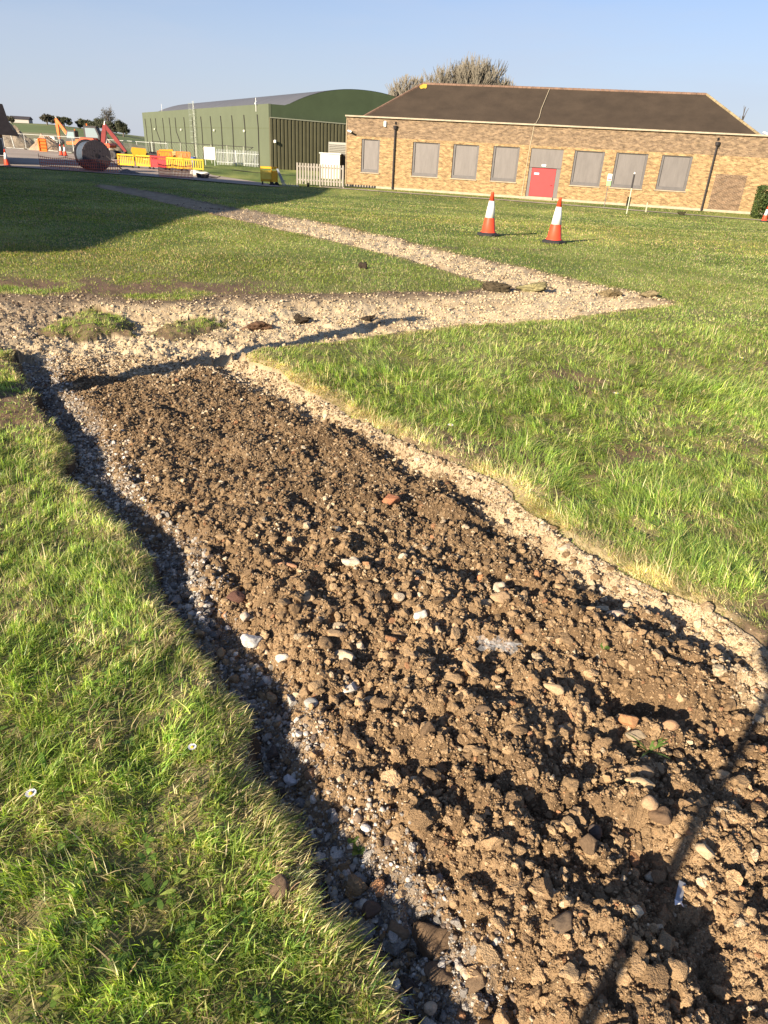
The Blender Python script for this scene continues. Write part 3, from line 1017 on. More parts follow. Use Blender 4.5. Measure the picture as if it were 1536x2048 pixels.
# sprigs
def sprig(x, y, n, L, label, spread=1.):
    r = np.random.default_rng(int(x * 1000 + y * 77) % 9999 + 5)
    V, F, K = [], [], []
    for q in range(n):
        a = r.uniform(0, 6.28)
        l = L * r.uniform(.6, 1.1)
        b = len(V)
        wd = .004 if spread > 1 else .011
        for t in (0, .35, .7, 1):
            wq = wd * math.sin(math.pi * (.12 + .85 * t)) + .0006
            X = math.cos(a) * l * t * spread * .7
            Y = math.sin(a) * l * t * spread * .7
            Z = l * (t * .9 - .45 * t * t)
            V += [(X - math.sin(a) * wq, Y + math.cos(a) * wq, Z), (X + math.sin(a) * wq, Y - math.cos(a) * wq, Z)]
        for k in range(3):
            q0 = b + 2 * k
            F += [(q0, q0 + 1, q0 + 3, q0 + 2)]
    V = np.array(V)
    o = np_mesh('seedling', V, np.array(F), M_grass, np.tile((.14, .23, .05), (len(V), 1)))
    o.location = (x, y, H(x, y) + .004)
    tag(o, label, 'seedling')
sprig(1.07, 1.92, 9, .085, 'wispy uprooted grass sprig lying on brown soil', 1.5)
sprig(1.01, 2.43, 10, .04, 'tiny leafy green seedling near the smooth pink stone')
sprig(-.02, 1.47, 14, .06, 'green tuft of leaves in the shaded gravel gully')
sprig(.52, .95, 7, .035, 'tiny green seedling among clods closest to the photographer')

# ------------------------------------------------------------------ daisies
M_pet = mat('petal', (.82, .82, .8), .6)
M_yel = mat('floret', (.75, .5, .04), .7)
M_stem = mat('stem', (.10, .16, .04), .7)
def daisy(x, y, label, s=1., grp=None):
    z = H(x, y)
    t = thing('daisy', label, 'flower', (x, y, z), random.uniform(0, 6), grp)
    MB().tube([(.01, 0, -.005), (.004, 0, .03), (0, 0, .055 * s)], .0013, 5).build('stem', M_stem, t)
    p = MB()
    for k in range(16):
        a = k * math.pi / 8
        c, q = math.cos(a), math.sin(a)
        zz = .056 * s + (.0006 if k % 2 else 0)
        pts = []
        for rr, wv in ((.004, .0012), (.010, .0026), (.0135, .0022), (.015, .0008)):
            for sg in (-1, 1):
                pts.append((c * rr * s - q * wv * sg * s, q * rr * s + c * wv * sg * s, zz + (rr - .004) * .25))
        p.add(pts, [(0, 1, 3, 2), (2, 3, 5, 4), (4, 5, 7, 6)])
    p.build('petals', M_pet, t)
    MB().lathe([(.0055 * s, .0545 * s), (.006 * s, .0575 * s), (.0045 * s, .0605 * s), (.0015 * s, .0615 * s)], 10).build('flower_centre', M_yel, t)
daisy(-1.09, 1.5, 'open white daisy among broad leaves, biggest of the near flowers', 1.15)
daisy(-.63, 1.73, 'white daisy in short mossy grass by the dry turf edge', 1.0)
daisy(2.06, 6.1, 'single white daisy alone in the wide lush lawn', 1.5)
daisy(-1.49, 3.74, 'pale daisy near the turf edge beside the gravel', 1.0)
daisy(.47, 4.95, 'white daisy on grass just above the chalk margin', 1.5)
daisy(3.93, 7.73, 'white daisy farthest out on the open lawn', 1.5)

# ------------------------------------------------------------------ traffic cones
M_or = mat('cone_orange', (.78, .075, .03), .5, noise=.12, nscale=6)
M_wh = mat('cone_sleeve', (.80, .78, .74), .4, noise=.06, nscale=9)
M_bk = mat('rubber_black', (.03, .03, .032), .75)
def cone(x, y, h, label, group='traffic cones', z=None, grime=None):
    t = thing('traffic_cone', label, 'traffic cone', (x, y, (H(x, y) if z is None else z) + .012), random.uniform(0, 1.5), group)
    k = h / 1.0
    R0, R1 = .185 * k, .032 * k
    def rad(q): return R0 + (R1 - R0) * q
    b = MB()
    pts = []
    s = .29 * k
    for i in range(8):
        a = math.pi / 8 + i * math.pi / 4
        pts.append((s * math.cos(a), s * math.sin(a)))
    b.prism(pts, 'z', 0, .045 * k)
    b.lathe([(.235 * k, .045 * k), (.21 * k, .065 * k), (R0 + .012 * k, .075 * k)], 24)
    b.build('base', M_bk, t)
    MB().lathe([(R0 + .014 * k, .05 * k), (R0 + .012 * k, .085 * k), (rad(.08), .1 * k), (rad(.40), .42 * k), (rad(.41), .43 * k)], 28).build('lower_body', M_or, t, True)
    MB().lathe([(rad(.40) + .003, .415 * k), (rad(.80) + .003, .80 * k)], 28).build('sleeve', M_wh, t, True)
    MB().lathe([(rad(.79), .80 * k), (rad(.97), .97 * k), (R1 + .006 * k, .972 * k), (R1 + .004 * k, 1.0 * k), (R1 - .008 * k, 1.0 * k), (R1 - .01 * k, .96 * k)], 24).build('tip', M_or, t, True)
    return t
cone(2.44, 20.45, 1.09, 'red and white cone on the lawn, farther of two')
cone(4.08, 19.5, 1.09, 'red and white cone on the lawn, nearer of two')
cone(21.9, 45.3, .84, 'red and white cone beside the clipped green hedge')
cone(-31.75, 60.6, 1.2, 'red and white cone by the dark roofed bungalow', z=-.78)
cone(-41.9, 93.2, 1.25, 'red and white cone standing behind the cable drum', z=-.76)
cone(-41.0, 92.3, 1.25, 'red and white cone beside the other one by the drum', z=-.76)

# ------------------------------------------------------------------ brick building
def brick_mat(name, c1, c2, mo, sx=1.0, dark=.0):
    M = bpy.data.materials.new(name)
    M.use_nodes = True
    t = M.node_tree
    b = t.nodes['Principled BSDF']
    b.inputs['Roughness'].default_value = .9
    b.inputs['Specular IOR Level'].default_value = .2
    tc = t.nodes.new('ShaderNodeTexCoord')
    sx_ = t.nodes.new('ShaderNodeSeparateXYZ')
    cb = t.nodes.new('ShaderNodeCombineXYZ')
    ad = t.nodes.new('ShaderNodeMath')
    t.links.new(tc.outputs['Object'], sx_.inputs[0])
    t.links.new(sx_.outputs['X'], ad.inputs[0])
    t.links.new(sx_.outputs['Y'], ad.inputs[1])
    t.links.new(ad.outputs[0], cb.inputs['X'])
    t.links.new(sx_.outputs['Z'], cb.inputs['Y'])
    br = t.nodes.new('ShaderNodeTexBrick')
    br.inputs['Scale'].default_value = 1
    br.inputs['Brick Width'].default_value = .225
    br.inputs['Row Height'].default_value = .075
    br.inputs['Mortar Size'].default_value = .007
    br.inputs['Bias'].default_value = -.1
    br.inputs['Color1'].default_value = (*c1, 1)
    br.inputs['Color2'].default_value = (*c2, 1)
    br.inputs['Mortar'].default_value = (*mo, 1)
    t.links.new(cb.outputs[0], br.inputs['Vector'])
    n = t.nodes.new('ShaderNodeTexNoise')
    n.inputs['Scale'].default_value = 2.0
    n.inputs['Detail'].default_value = 8
    n.inputs['Roughness'].default_value = .82
    mp = t.nodes.new('ShaderNodeMapping')
    mp.inputs['Scale'].default_value = (1, 1, 2.6)
    t.links.new(tc.outputs['Object'], mp.inputs[0])
    t.links.new(mp.outputs[0], n.inputs['Vector'])
    mr = t.nodes.new('ShaderNodeMapRange')
    mr.inputs['From Min'].default_value = .35
    mr.inputs['From Max'].default_value = .65
    mr.inputs['To Min'].default_value = .45
    mr.inputs['To Max'].default_value = 1.5
    t.links.new(n.outputs['Fac'], mr.inputs['Value'])
    vm = t.nodes.new('ShaderNodeVectorMath')
    vm.operation = 'SCALE'
    t.links.new(br.outputs['Color'], vm.inputs[0])
    t.links.new(mr.outputs[0], vm.inputs['Scale'])
    t.links.new(vm.outputs[0], b.inputs['Base Color'])
    return M

BZ = -.78
U0, U1 = -4.68, 29.0
brick_rz = math.atan2(-.232, 1)
M_brick = brick_mat('yellow_stock_brick', (.39, .255, .115), (.20, .118, .052), (.33, .265, .17))
M_brickd = brick_mat('brown_stock_brick', (.255, .172, .10), (.125, .08, .05), (.25, .205, .145))
M_infill = brick_mat('infill_brick', (.165, .10, .058), (.10, .064, .042), (.36, .28, .19))
M_galv = mat('galvanised_screen', (.175, .158, .146), .55, .15, noise=.12, nscale=1.5, stretch=(3, 3, .6))
M_galv2 = mat('galvanised_frame', (.135, .126, .121), .6, .15, noise=.12, nscale=3)
M_roof = mat('brown_felt_roof', (.056, .040, .026), .95, noise=.22, nscale=.7, bump=.5, bscale=14)
M_stoneW = mat('pale_coping', (.40, .335, .24), .85, noise=.2, nscale=3)
M_red = mat('red_door_paint', (.50, .055, .055), .45, noise=.05, nscale=2)
M_iron = mat('cast_iron', (.035, .03, .03), .6)
M_white = mat('white_paint', (.8, .78, .72), .5, noise=.05, nscale=4)
M_mort = mat('lead_flashing', (.50, .42, .28), .7)

bb = thing('brick_building', 'long yellow brick building with boarded windows and a red door', 'building', (0, 58.64, BZ), brick_rz)
WT = 4.78
SPL = 3.52                                  # where the browner upper courses start
DEPTH = 16.
wins = [(-3.42, -1.98, 1.08, 3.35), (.62, 2.67, 1.05, 3.34), (3.7, 5.62, 1.06, 3.34), (6.68, 8.6, 1.06, 3.36), (12.52, 14.62, 1.12, 3.36), (15.4, 17.58, 1.14, 3.37), (18.5, 20.54, 1.18, 3.37)]
door = (9.42, 11.74, 0, 3.36)
holes = wins + [door]
def front(zlo, zhi, mb, outer=True):
    us = sorted(set([U0, U1] + [q for h_ in holes for q in h_[:2]]))
    zs = sorted(set([zlo, zhi] + [min(max(q, zlo), zhi) for h_ in holes for q in h_[2:]]))
    for a, b in zip(us[:-1], us[1:]):
        for c, d in zip(zs[:-1], zs[1:]):
            mu, mz = (a + b) / 2, (c + d) / 2
            if any(h_[0] < mu < h_[1] and h_[2] < mz < h_[3] for h_ in holes): continue
            mb.add([(a, 0, c), (b, 0, c), (b, 0, d), (a, 0, d)], [(0, 1, 2, 3)])
mb = MB()
front(0, SPL, mb)
for a, b, c, d in holes:                    # reveals
    e = .16
    mb.add([(a, 0, c), (a, e, c), (a, e, d), (a, 0, d)], [(0, 1, 2, 3)])
    mb.add([(b, 0, c), (b, e, c), (b, e, d), (b, 0, d)], [(3, 2, 1, 0)])
    mb.add([(a, 0, d), (b, 0, d), (b, e, d), (a, e, d)], [(0, 1, 2, 3)])
    mb.add([(a, 0, c), (b, 0, c), (b, e, c), (a, e, c)], [(3, 2, 1, 0)])
mb.add([(U0, 0, -.3), (U1, 0, -.3), (U1, 0, 0), (U0, 0, 0)], [(0, 1, 2, 3)])
for uu in (U0, U1):
    mb.add([(uu, 0, -.3), (uu, DEPTH, -.3), (uu, DEPTH, SPL), (uu, 0, SPL)], [(0, 1, 2, 3)])
mb.add([(U0, DEPTH, -.3), (U1, DEPTH, -.3), (U1, DEPTH, SPL), (U0, DEPTH, SPL)], [(0, 1, 2, 3)])
mb.build('wall', M_brick, bb)
mb = MB()
mb.add([(U0, 0, SPL), (U1, 0, SPL), (U1, DEPTH, SPL), (U0, DEPTH, SPL), (U0, 0, WT), (U1, 0, WT), (U1, DEPTH, WT), (U0, DEPTH, WT)], [(0, 1, 5, 4), (1, 2, 6, 5), (2, 3, 7, 6), (3, 0, 4, 7), (4, 5, 6, 7)])
mb.build('upper_wall', M_brickd, bb)
mb = MB()
mb.box(((U0 + U1) / 2, -.005, WT + .05), (U1 - U0 + .1, .33, .1))
mb.box((U0 + .11, DEPTH / 2 + .1, WT + .05), (.33, DEPTH - .14, .097))
mb.build('coping', M_stoneW, bb)
# plinth courses a little proud
MB().box(((U0 + U1) / 2, -.012, .06), (U1 - U0, .02, .2)).build('plinth', M_stoneW, bb)
# roof: hipped
e0, e1, bk0, bkR = -3.55, 24.6, .35, 5.2
RZ = 7.45
a0, a1 = e0 + (bkR - bk0) * .72, e1 - (bkR - bk0) * .72
bk1 = bkR * 2 - bk0 + .6
mb = MB()
vs = [(e0, bk0, WT), (e1, bk0, WT), (e1, bk1, WT), (e0, bk1, WT), (a0, bkR, RZ), (a1, bkR, RZ)]
mb.add(vs, [(0, 1, 5, 4), (1, 2, 5), (2, 3, 4, 5), (3, 0, 4), (3, 2, 1, 0)])
rf = mb.build('roof', M_roof, bb)
def tiles_along(p, q, n, r, m):
    t = MB()
    p, q = Vector(p), Vector(q)
    d = (q - p)
    for i in range(n):
        a = p + d * (i / n)
        b = p + d * ((i + .96) / n)
        t.tube([a, b], [r * 1.08, r], 7)
    return t
M_ridge = mat('ridge_tile', (.20, .125, .085), .9, noise=.4, nscale=2)
rt = tiles_along((a0, bkR, RZ), (a1, bkR, RZ), 62, .10, M_ridge)
rt.build('ridge_tiles', M_ridge, rf)
hp = tiles_along((e0, bk0, WT), (a0, bkR, RZ), 16, .09, M_ridge)
hp.build('hip_tiles', M_ridge, rf)
hp = tiles_along((e1, bk0, WT), (a1, bkR, RZ), 16, .09, M_ridge)
hp.build('hip_tiles', mat('hip_mortar', (.30, .235, .13), .9, noise=.4, nscale=2), rf)
# lichen on the hip end, pale patch, conduit up the roof
sl = (RZ - WT) / (bkR - bk0)
def on_roof(u, bk, off=.03): return (u, bk - off * .5, WT + (bk - bk0) * sl + off)
lv, lf = [on_roof(a0 + .15, bkR - .35)], []
for k in range(14):
    q = k * 2 * math.pi / 14
    rr = .42 * random.uniform(.55, 1.2)
    lv.append(on_roof(a0 + .15 + rr * math.cos(q) * .9, min(bkR - .35 + rr * math.sin(q) * .9, bkR - .02)))
for k in range(14): lf.append((0, 1 + k, 1 + (k + 1) % 14))
MB().add(lv, lf).build('lichen_patch', mat('yellow_lichen', (.55, .36, .05), .95, noise=.3, nscale=6), rf)
cp = [on_roof(9.85, 5.1, .05), on_roof(9.6, 2.4, .05), on_roof(9.6, 1.3, .05), on_roof(9.45, .45, .05), (9.4, -.17, WT + .12), (9.4, -.025, WT - .05), (9.3, -.025, 3.4), (9.15, -.025, .1)]
MB().tube(cp, .022, 6).build('conduit', M_mort, bb)
# windows
def window(a, b, c, d, name='window'):
    f = MB()
    yb = .13
    for (x0, x1, z0, z1) in ((a, a + .16, c, d), (b - .16, b, c, d), (a + .16, b - .16, c, c + .22), (a + .16, b - .16, d - .05, d)):
        f.box(((x0 + x1) / 2, yb - .03, (z0 + z1) / 2), (x1 - x0 - .004, .06, z1 - z0 - .004))
    fr = f.build('window', M_galv2, bb)
    p = MB()
    p.box(((a + b) / 2, yb + .012, (c + d) / 2 + .08), (b - a - .33, .03, d - c - .28))
    pn = p.build('security_panel', M_galv, fr)
    g_ = MB()
    g_.box((a + .172, yb - .018, (c + d) / 2 + .08), (.02, .03, d - c - .3))
    g_.box(((a + b) / 2, yb - .018, d - .06), (b - a - .36, .03, .018))
    g_.build('edge_strip', M_iron, fr)  # dark strips along one side and the top of the panel only
    sl_ = MB().box(((a + b) / 2, -.02, c - .035), (b - a + .1, .12, .06)).build('sill', M_stoneW, fr)
for w_ in wins: window(*w_)
# doorway
a, b, c, d = door
DT = 2.08
f = MB()
f.box(((a + b) / 2, .10, (DT + d) / 2 + .02), (b - a - .006, .05, d - DT - .05))
f.box((a + .12, .10, DT / 2 + .02), (.235, .052, DT))
f.box((b - .16, .10, DT / 2 + .02), (.31, .052, DT))
fp = f.build('door_surround', M_galv, bb)
dm = MB().bbox(((a + .245 + b - .325) / 2, .085, (DT + .22) / 2), (b - a - .58, .05, DT - .21), .01).build('door', M_red, bb)
MB().box((a + .62, .052, 1.72), (.36, .012, .13)).build('sign_plate', mat('pale_sign', (.55, .58, .72), .5), dm)
MB().tube([(b - .48, .04, 1.0), (b - .48, .02, 1.0), (b - .6, .02, 1.0)], .015, 6).build('handle', M_iron, dm)
MB().bbox(((a + b) / 2 - .1, .055, DT + .2), (.34, .07, .14), .02).build('door_lamp', M_white, bb)
MB().box(((a + b) / 2 - .06, .0, .11), (b - a - .5, .34, .18)).build('threshold', M_stoneW, bb)
MB().box(((a + b) / 2 - .2, -.35, -.02), (b - a + .3, .5, .1)).build('step', M_stoneW, bb)
# bricked-up opening
MB().box((23.3, -.004, 1.2), (2.05, .016, 2.4)).build('bricked_doorway', M_infill, bb)
# downpipes
for ub in (-.8, 21.88):
    p = MB().tube([(ub, -.11, .02), (ub, -.11, 4.1)], .062, 10)
    for zz in (.1, 1.3, 2.7): p.tube([(ub, -.11, zz), (ub, -.11, zz + .09)], .078, 10)
    dp = p.build('downpipe', M_iron, bb)
    MB().lathe([(.07, 4.06), (.13, 4.12), (.16, 4.3), (.17, 4.33)], 8, (ub, -.13, 0)).build('hopper', M_iron, dp)
    MB().box((ub, -.012, 4.5), (.13, .05, .17)).build('outlet', mat('outlet_dark', (.01, .01, .01), .9), dp)
MB().bbox((-1.62, -.06, 4.42), (.2, .14, .38), .02).build('alarm_box', M_white, bb)
cm = MB().tube([(-4.5, -.02, 3.82), (-4.5, -.16, 3.86), (-4.25, -.34, 3.8)], .035, 8)
cm.tube([(-4.45, -.25, 3.84), (-4.1, -.42, 3.76)], .07, 8)
cmo = cm.build('security_camera', M_white, bb)
MB().tube([(-4.1, -.42, 3.755), (-4.06, -.44, 3.75)], .066, 8).build('lens', M_iron, cmo)
MB().tube([(-4.62, -.03, .1), (-4.62, -.03, 4.6)], .022, 6).build('cable_pipe', M_mort, bb)
# white verge on the end roof
MB().box((25.1, .6, WT + .12), (.9, .25, .1), (0, .35, 0)).build('verge_board', M_white, bb)

# strip and kerb before the building
M_path = mat('worn_concrete', (.40, .34, .25), .9, noise=.3, nscale=.8, bump=.3, bscale=20)
def strip(name, pts, m, dz, label, cat):
    """ribbon following a line of (x, y, half width)"""
    V, F = [], []
    for i, (x, y, hw) in enumerate(pts):
        a = pts[max(0, i - 1)]
        b = pts[min(len(pts) - 1, i + 1)]
        dx, dy = b[0] - a[0], b[1] - a[1]
        l = math.hypot(dx, dy)
        nx_, ny_ = -dy / l, dx / l
        for sg in (-1, 1):
            X, Y = x + nx_ * hw * sg, y + ny_ * hw * sg
            V.append((X, Y, float(Ground(np.array([X]), np.array([Y]), False).z[0]) + dz))
    for i in range(len(pts) - 1):
        F.append((2 * i, 2 * i + 1, 2 * i + 3, 2 * i + 2))
    o = MB().add(V, F).build(name, m)
    return tag(o, label, cat, kind='structure')
def densify(p, n=40):
    out = []
    L = [0]
    for a, b in zip(p[:-1], p[1:]): L.append(L[-1] + math.hypot(b[0] - a[0], b[1] - a[1]))
    for t in np.linspace(0, L[-1], n):
        k = min(max(np.searchsorted(L, t) - 1, 0), len(p) - 2)
        q = (t - L[k]) / (L[k + 1] - L[k])
        out.append(tuple(p[k][j] + (p[k + 1][j] - p[k][j]) * q for j in range(3)))
    return out
strip('path', densify([(-6.0, 56.4, .5), (-.2, 54.6, .55), (6.9, 53.0, .55), (16.2, 49.3, .5), (22, 46.6, .45), (30, 44, .45)]), M_path, .03, 'narrow worn concrete path before the brick building', 'path')

# sign post, marker pole and stake beside the building
t = thing('sign_post', 'thin post with small white and green notice by the wall', 'sign', (13.95, 51.9, BZ))
MB().tube([(0, 0, 0), (0, 0, 2.05)], .025, 6).build('post', M_galv, t)
MB().box((0, -.035, 1.83), (.3, .02, .42)).build('notice', M_white, t)
MB().box((0, -.047, 1.72), (.24, .006, .07)).build('red_band', M_red, t)
MB().box((0, -.035, 1.46), (.3, .02, .3)).build('green_notice', mat('green_notice', (.30, .55, .25), .6), t)
t = thing('marker_pole', 'slim pale pole with black upper end before a window', 'pole', (13.52, 45.05, H(13.52, 45.05)))
MB().tube([(0, 0, 0), (0, 0, 1.4)], .028, 6).build('pole', mat('pale_green_paint', (.55, .58, .42), .7), t)
MB().tube([(0, 0, 1.4), (0, 0, 2.15)], .05, 8).build('sleeve', M_iron, t)
MB().lathe([(.05, 2.15), (.04, 2.22), (.01, 2.25)], 8).build('cap', M_white, t)
o = MB().box((0, 0, .25), (.07, .05, .55)).prism([(-.035, .52), (.035, .52), (0, .6)], 'y', -.025, .025).build('stake', mat('pale_timber', (.5, .44, .3), .85))
o.location = (15.75, 48.5, H(15.75, 48.5))
tag(o, 'short pale stake on the grass below the last windows', 'stake')
stone('clod', 'dark lump of turf beside the path under a window', 'clod', 17.7, 47.5, .5, (1, .8, .55), (.05, .045, .02), .2, .25, m=M_clod, sub=3)
stone('clod', 'dark clod lying alone on the lawn beyond the chalk', 'clod', -.63, 13.18, .17, (1, .9, .9), (.045, .032, .022), .2, .25, m=M_clod, sub=3)
for q in [('dark ragged turf sod where the two chalk strips meet', 1.55, 11.75, .5, (1, .5, .5), (.085, .066, .04)),
          ('grassy brown sod just past the meeting of the strips', 2.3, 11.9, .55, (1, .5, .45), (.24, .21, .10)),
          ('low brown sod near the tip of the chalk strip', 3.55, 11.85, .4, (1, .55, .45), (.20, .155, .085)),
          ('small dry sod at the very tip of the chalk', 4.15, 11.75, .35, (1, .5, .4), (.24, .19, .10)),
          ('dark sod in the chalk beside the upper turf edge', -1.25, 9.1, .26, (1, .8, .6), (.045, .033, .022)),
          ('dark round sod mid way along the pale rubble', -.34, 9.35, .22, (1, .8, .6), (.05, .036, .024)),
          ('reddish dead turf lump beside the grassy island', -1.7, 8.6, .42, (1, .5, .4), (.13, .075, .045))]:
    stone('sod', q[0], 'sod', q[1], q[2], q[3], q[4], q[5], .2, .38, m=M_clod, sub=4, var=1.2, rough=.10, sink=.3)

# ------------------------------------------------------------------ hangar
M_hg = mat('pale_green_cladding', (.118, .135, .082), .6, noise=.07, nscale=.4, stretch=(.3, 1, 1))
M_hgd = mat('dark_green_gable', (.062, .085, .043), .75, noise=.12, nscale=.6)
M_olive = mat('olive_corrugated', (.105, .098, .055), .6, noise=.1, nscale=1)
M_hroof = mat('grey_sheet_roof', (.125, .125, .13), .6, noise=.12, nscale=.5, stretch=(.2, 1, 1))
hrz = math.atan2(.495, .869)
hx = thing('hangar', 'large green arched hangar with pale cladding and black drain lines', 'hangar', (-15.73, 89.7, BZ), hrz)
# local x runs along the gable end, local y along the long side
HW, HL, HE = 42., 72., 6.63
mb = MB()
mb.box((.15, HL / 2, HE / 2 - .1), (.3, HL, HE + .2))
mb.box((HW / 2, HL - .15, HE / 2 - .1), (HW - .7, .3, HE + .2))
mb.box((HW - .15, HL / 2, HE / 2 - .1), (.3, HL, HE + .2))
sw = mb.build('side_wall', M_hg, hx)
MB().box((-.012, HL / 2, 4.2), (.02, HL - .3, .03)).build('cladding_seam', mat('seam_dark', (.10, .115, .05), .7), sw)
# gable and vault
arc = []
AC, AS, AH = 12.0, 10.0, 2.35
for k in range(25):
    q = -1 + 2 * k / 24
    arc.append((AC + AS * q * 1.0, HE - .15 + AH * (1 - abs(q) ** 2.2)))
arc2 = [(x, z) for x, z in arc]
gp = [(.32, .0), (HW - .32, 0), (HW - .32, HE - .02), (AC + AS, HE - .02)] + arc2[::-1][1:-1] + [(AC - AS, HE - .02), (.32, HE - .02)]
MB().prism(gp, 'y', .02, .30).build('gable_end', M_hgd, hx)
mb = MB()
n = len(arc)
ro = [(x, z + .04) for x, z in arc]
vs = [(x, .06, z) for x, z in ro] + [(x, HL - .3, z) for x, z in ro]
mb.add(vs, [(i, i + 1, n + i + 1, n + i) for i in range(n - 1)])
mb.add([(.3, .3, HE - .12), (HW - .3, .3, HE - .12), (HW - .3, HL - .3, HE - .12), (.3, HL - .3, HE - .12)], [(0, 1, 2, 3)])
rfh = mb.build('roof', M_hroof, hx, True)
# corrugated annex across the end
mb = MB()
AL, AZ0, AZ1 = 30., 5.25, 4.95
vs, fs = [], []
nr = int(AL / .45)
pts = []
for k in range(nr):
    x = .02 + k * AL / nr
    p = AL / nr
    pts += [(x, -.35), (x + p * .55, -.35), (x + p * .62, -.22), (x + p * .93, -.22)]
for x, y in pts:
    zt = AZ0 + (AZ1 - AZ0) * x / AL
    vs += [(x, y, -.1), (x, y, zt)]
for i in range(len(pts) - 1):
    fs.append((2 * i, 2 * i + 2, 2 * i + 3, 2 * i + 1))
mb.add(vs, fs)
mb.add([(.02, -.35, AZ0), (AL, -.35, AZ1), (AL, .02, AZ1 + .02), (.02, .02, AZ0 + .02)], [(0, 1, 2, 3)])
mb.add([(.02, -.35, -.1), (.02, .02, -.1), (.02, .02, AZ0), (.02, -.35, AZ0)], [(0, 1, 2, 3)])
an = mb.build('corrugated_lean_to', M_olive, hx)
MB().box((AL / 2, -.37, (AZ0 + AZ1) / 2 + .03), (AL, .06, .1), (0, -math.atan2(AZ1 - AZ0, AL), 0)).build('flashing', mat('pale_flashing', (.30, .30, .22), .6), an)
# drain lines down the long side
for k in range(14):
    yy = 3.6 + k * 5.05
    if k in (8, 11):
        p = [(-.06, yy + 1.0, 5.6), (-.06, yy + .9, 3.6), (-.06, yy - 1.5, 1.9), (-.06, yy - 1.7, 0)]
    else:
        p = [(-.06, yy + .25, 5.6), (-.06, yy, 4.3), (-.06, yy, 0)]
    MB().tube(p, .055, 5).build('drainpipe', M_iron, hx)
for yy in (8.6, 22, 41, 61):
    MB().lathe([(.04, 0), (.13, .04), (.16, .22), (.07, .3)], 8, (-.18, yy, 3.7)).build('wall_lamp', mat('bulkhead_lamp', (.62, .62, .5), .5), hx)
# caged ladder
ld_ = MB()
for sy in (-.3, .3):
    ld_.tube([(-.35, 31.8 + sy, .2), (-.35, 31.8 + sy, 7.6)], .03, 5)
for k in range(24):
    ld_.tube([(-.35, 31.5, .3 + k * .3), (-.35, 32.1, .3 + k * .3)], .018, 4)
lo = ld_.build('access_ladder', mat('galvanised_ladder', (.48, .5, .44), .5, .3), hx)
cg = MB()
for k in range(8):
    zz = 2.2 + k * .72
    cg.tube([(-.35, 31.45, zz), (-.8, 31.4, zz), (-1.05, 31.8, zz), (-.8, 32.2, zz), (-.35, 32.15, zz)], .022, 4)
for (x_, y_) in ((-.8, 31.4), (-1.05, 31.8), (-.8, 32.2)):
    cg.tube([(x_, y_, 2.2), (x_, y_, 7.3)], .02, 4)
cg.build('safety_cage', mat('cage_steel', (.42, .45, .38), .5, .3), lo)
MB().tube([(-.1, 54, 6.6), (-.1, 54, 7.7)], .03, 5).build('vent_pipe', M_white, hx)
an_ = MB().tube([(-.12, 4.0, 5.9), (-.12, 4.0, 7.3)], .035, 5)
an_.tube([(-.3, 3.7, 6.7), (.05, 4.3, 6.9)], .1, 6)
an_.build('aerial', M_white, hx)
MB().lathe([(.03, 0), (.17, .06), (.17, .3), (.06, .36)], 8, (.5, -.55, 2.7)).build('wall_lamp', M_white, hx)

# ------------------------------------------------------------------ fences, cabinet and barriers near the brick building
M_tim = mat('weathered_timber', (.30, .27, .225), .9, noise=.2, nscale=5, stretch=(1, 1, .2))
fa, fb = Vector((-8.05, 57.2, BZ)), Vector((-4.4, 56.35, BZ))
t = thing('timber_fence', 'low pale timber paling fence against the brick corner', 'fence', fa, math.atan2(fb.y - fa.y, fb.x - fa.x))
L = (fb - fa).length
p = MB()
nb = 17
for k in range(nb):
    p.box((.08 + k * (L - .16) / (nb - 1), -.02, .82 + random.uniform(-.012, .012)), (.125, .03, 1.42))
p.build('palings', M_tim, t)
p = MB()
for zz in (.4, 1.3): p.box((L / 2, .03, zz), (L, .05, .1))
p.build('rails', M_tim, t)
for xx in (.05, L / 2, L - .05):
    MB().box((xx, .1, .7), (.1, .1, 1.5)).build('post', M_tim, t)
o = MB().box((0, 0, .12), (.16, .16, .26)).prism([(-.08, .25), (.08, .25), (0, .3)], 'y', -.08, .08).build('stump_post', mat('dark_post', (.05, .04, .03), .9))
o.location = (-6.95, 55.55, H(-6.95, 55.55))
tag(o, 'short dark post stub on grass below the timber fence', 'post')
M_cab = mat('cream_cabinet', (.78, .74, .58), .55, noise=.05, nscale=2)
t = thing('utility_cabinet', 'cream steel cabinet behind the timber fence', 'cabinet', (-7.9, 72, BZ), -.1)
MB().bbox((.95, .6, .95), (1.9, 1.2, 2.3), .03).build('body', M_cab, t)
MB().box((.95, .6, 2.13), (2.05, 1.35, .07)).build('lid', M_white, t)
MB().box((1.93, .5, .95), (.03, .8, 1.9)).build('dark_side', mat('cabinet_side_dark', (.08, .065, .05), .7), t)  # one side of the cabinet, coloured much darker than its front
MB().box((2.15, .9, 1.1), (.5, .5, 2.0)).build('side_unit', mat('cabinet_dark', (.06, .05, .04), .7), t)
t = thing('louvre_unit', 'grey louvred air unit above the cream cabinet', 'air unit', (-7.35, 74.2, BZ), -.1)
MB().bbox((1.0, .5, 2.35), (2.0, 1.0, 1.5), .03).build('casing', mat('unit_grey', (.34, .33, .28), .6, .1), t)
p = MB()
for k in range(9): p.box((1.0, -.02, 1.75 + k * .14), (1.85, .05, .05), (.5, 0, 0))
p.build('louvres', mat('louvre_grey', (.27, .26, .22), .6, .1), t)
for xx in (.15, 1.85): MB().box((xx, .5, .8), (.12, .8, 1.62)).build('leg', mat('unit_leg', (.2, .2, .17), .6), t)

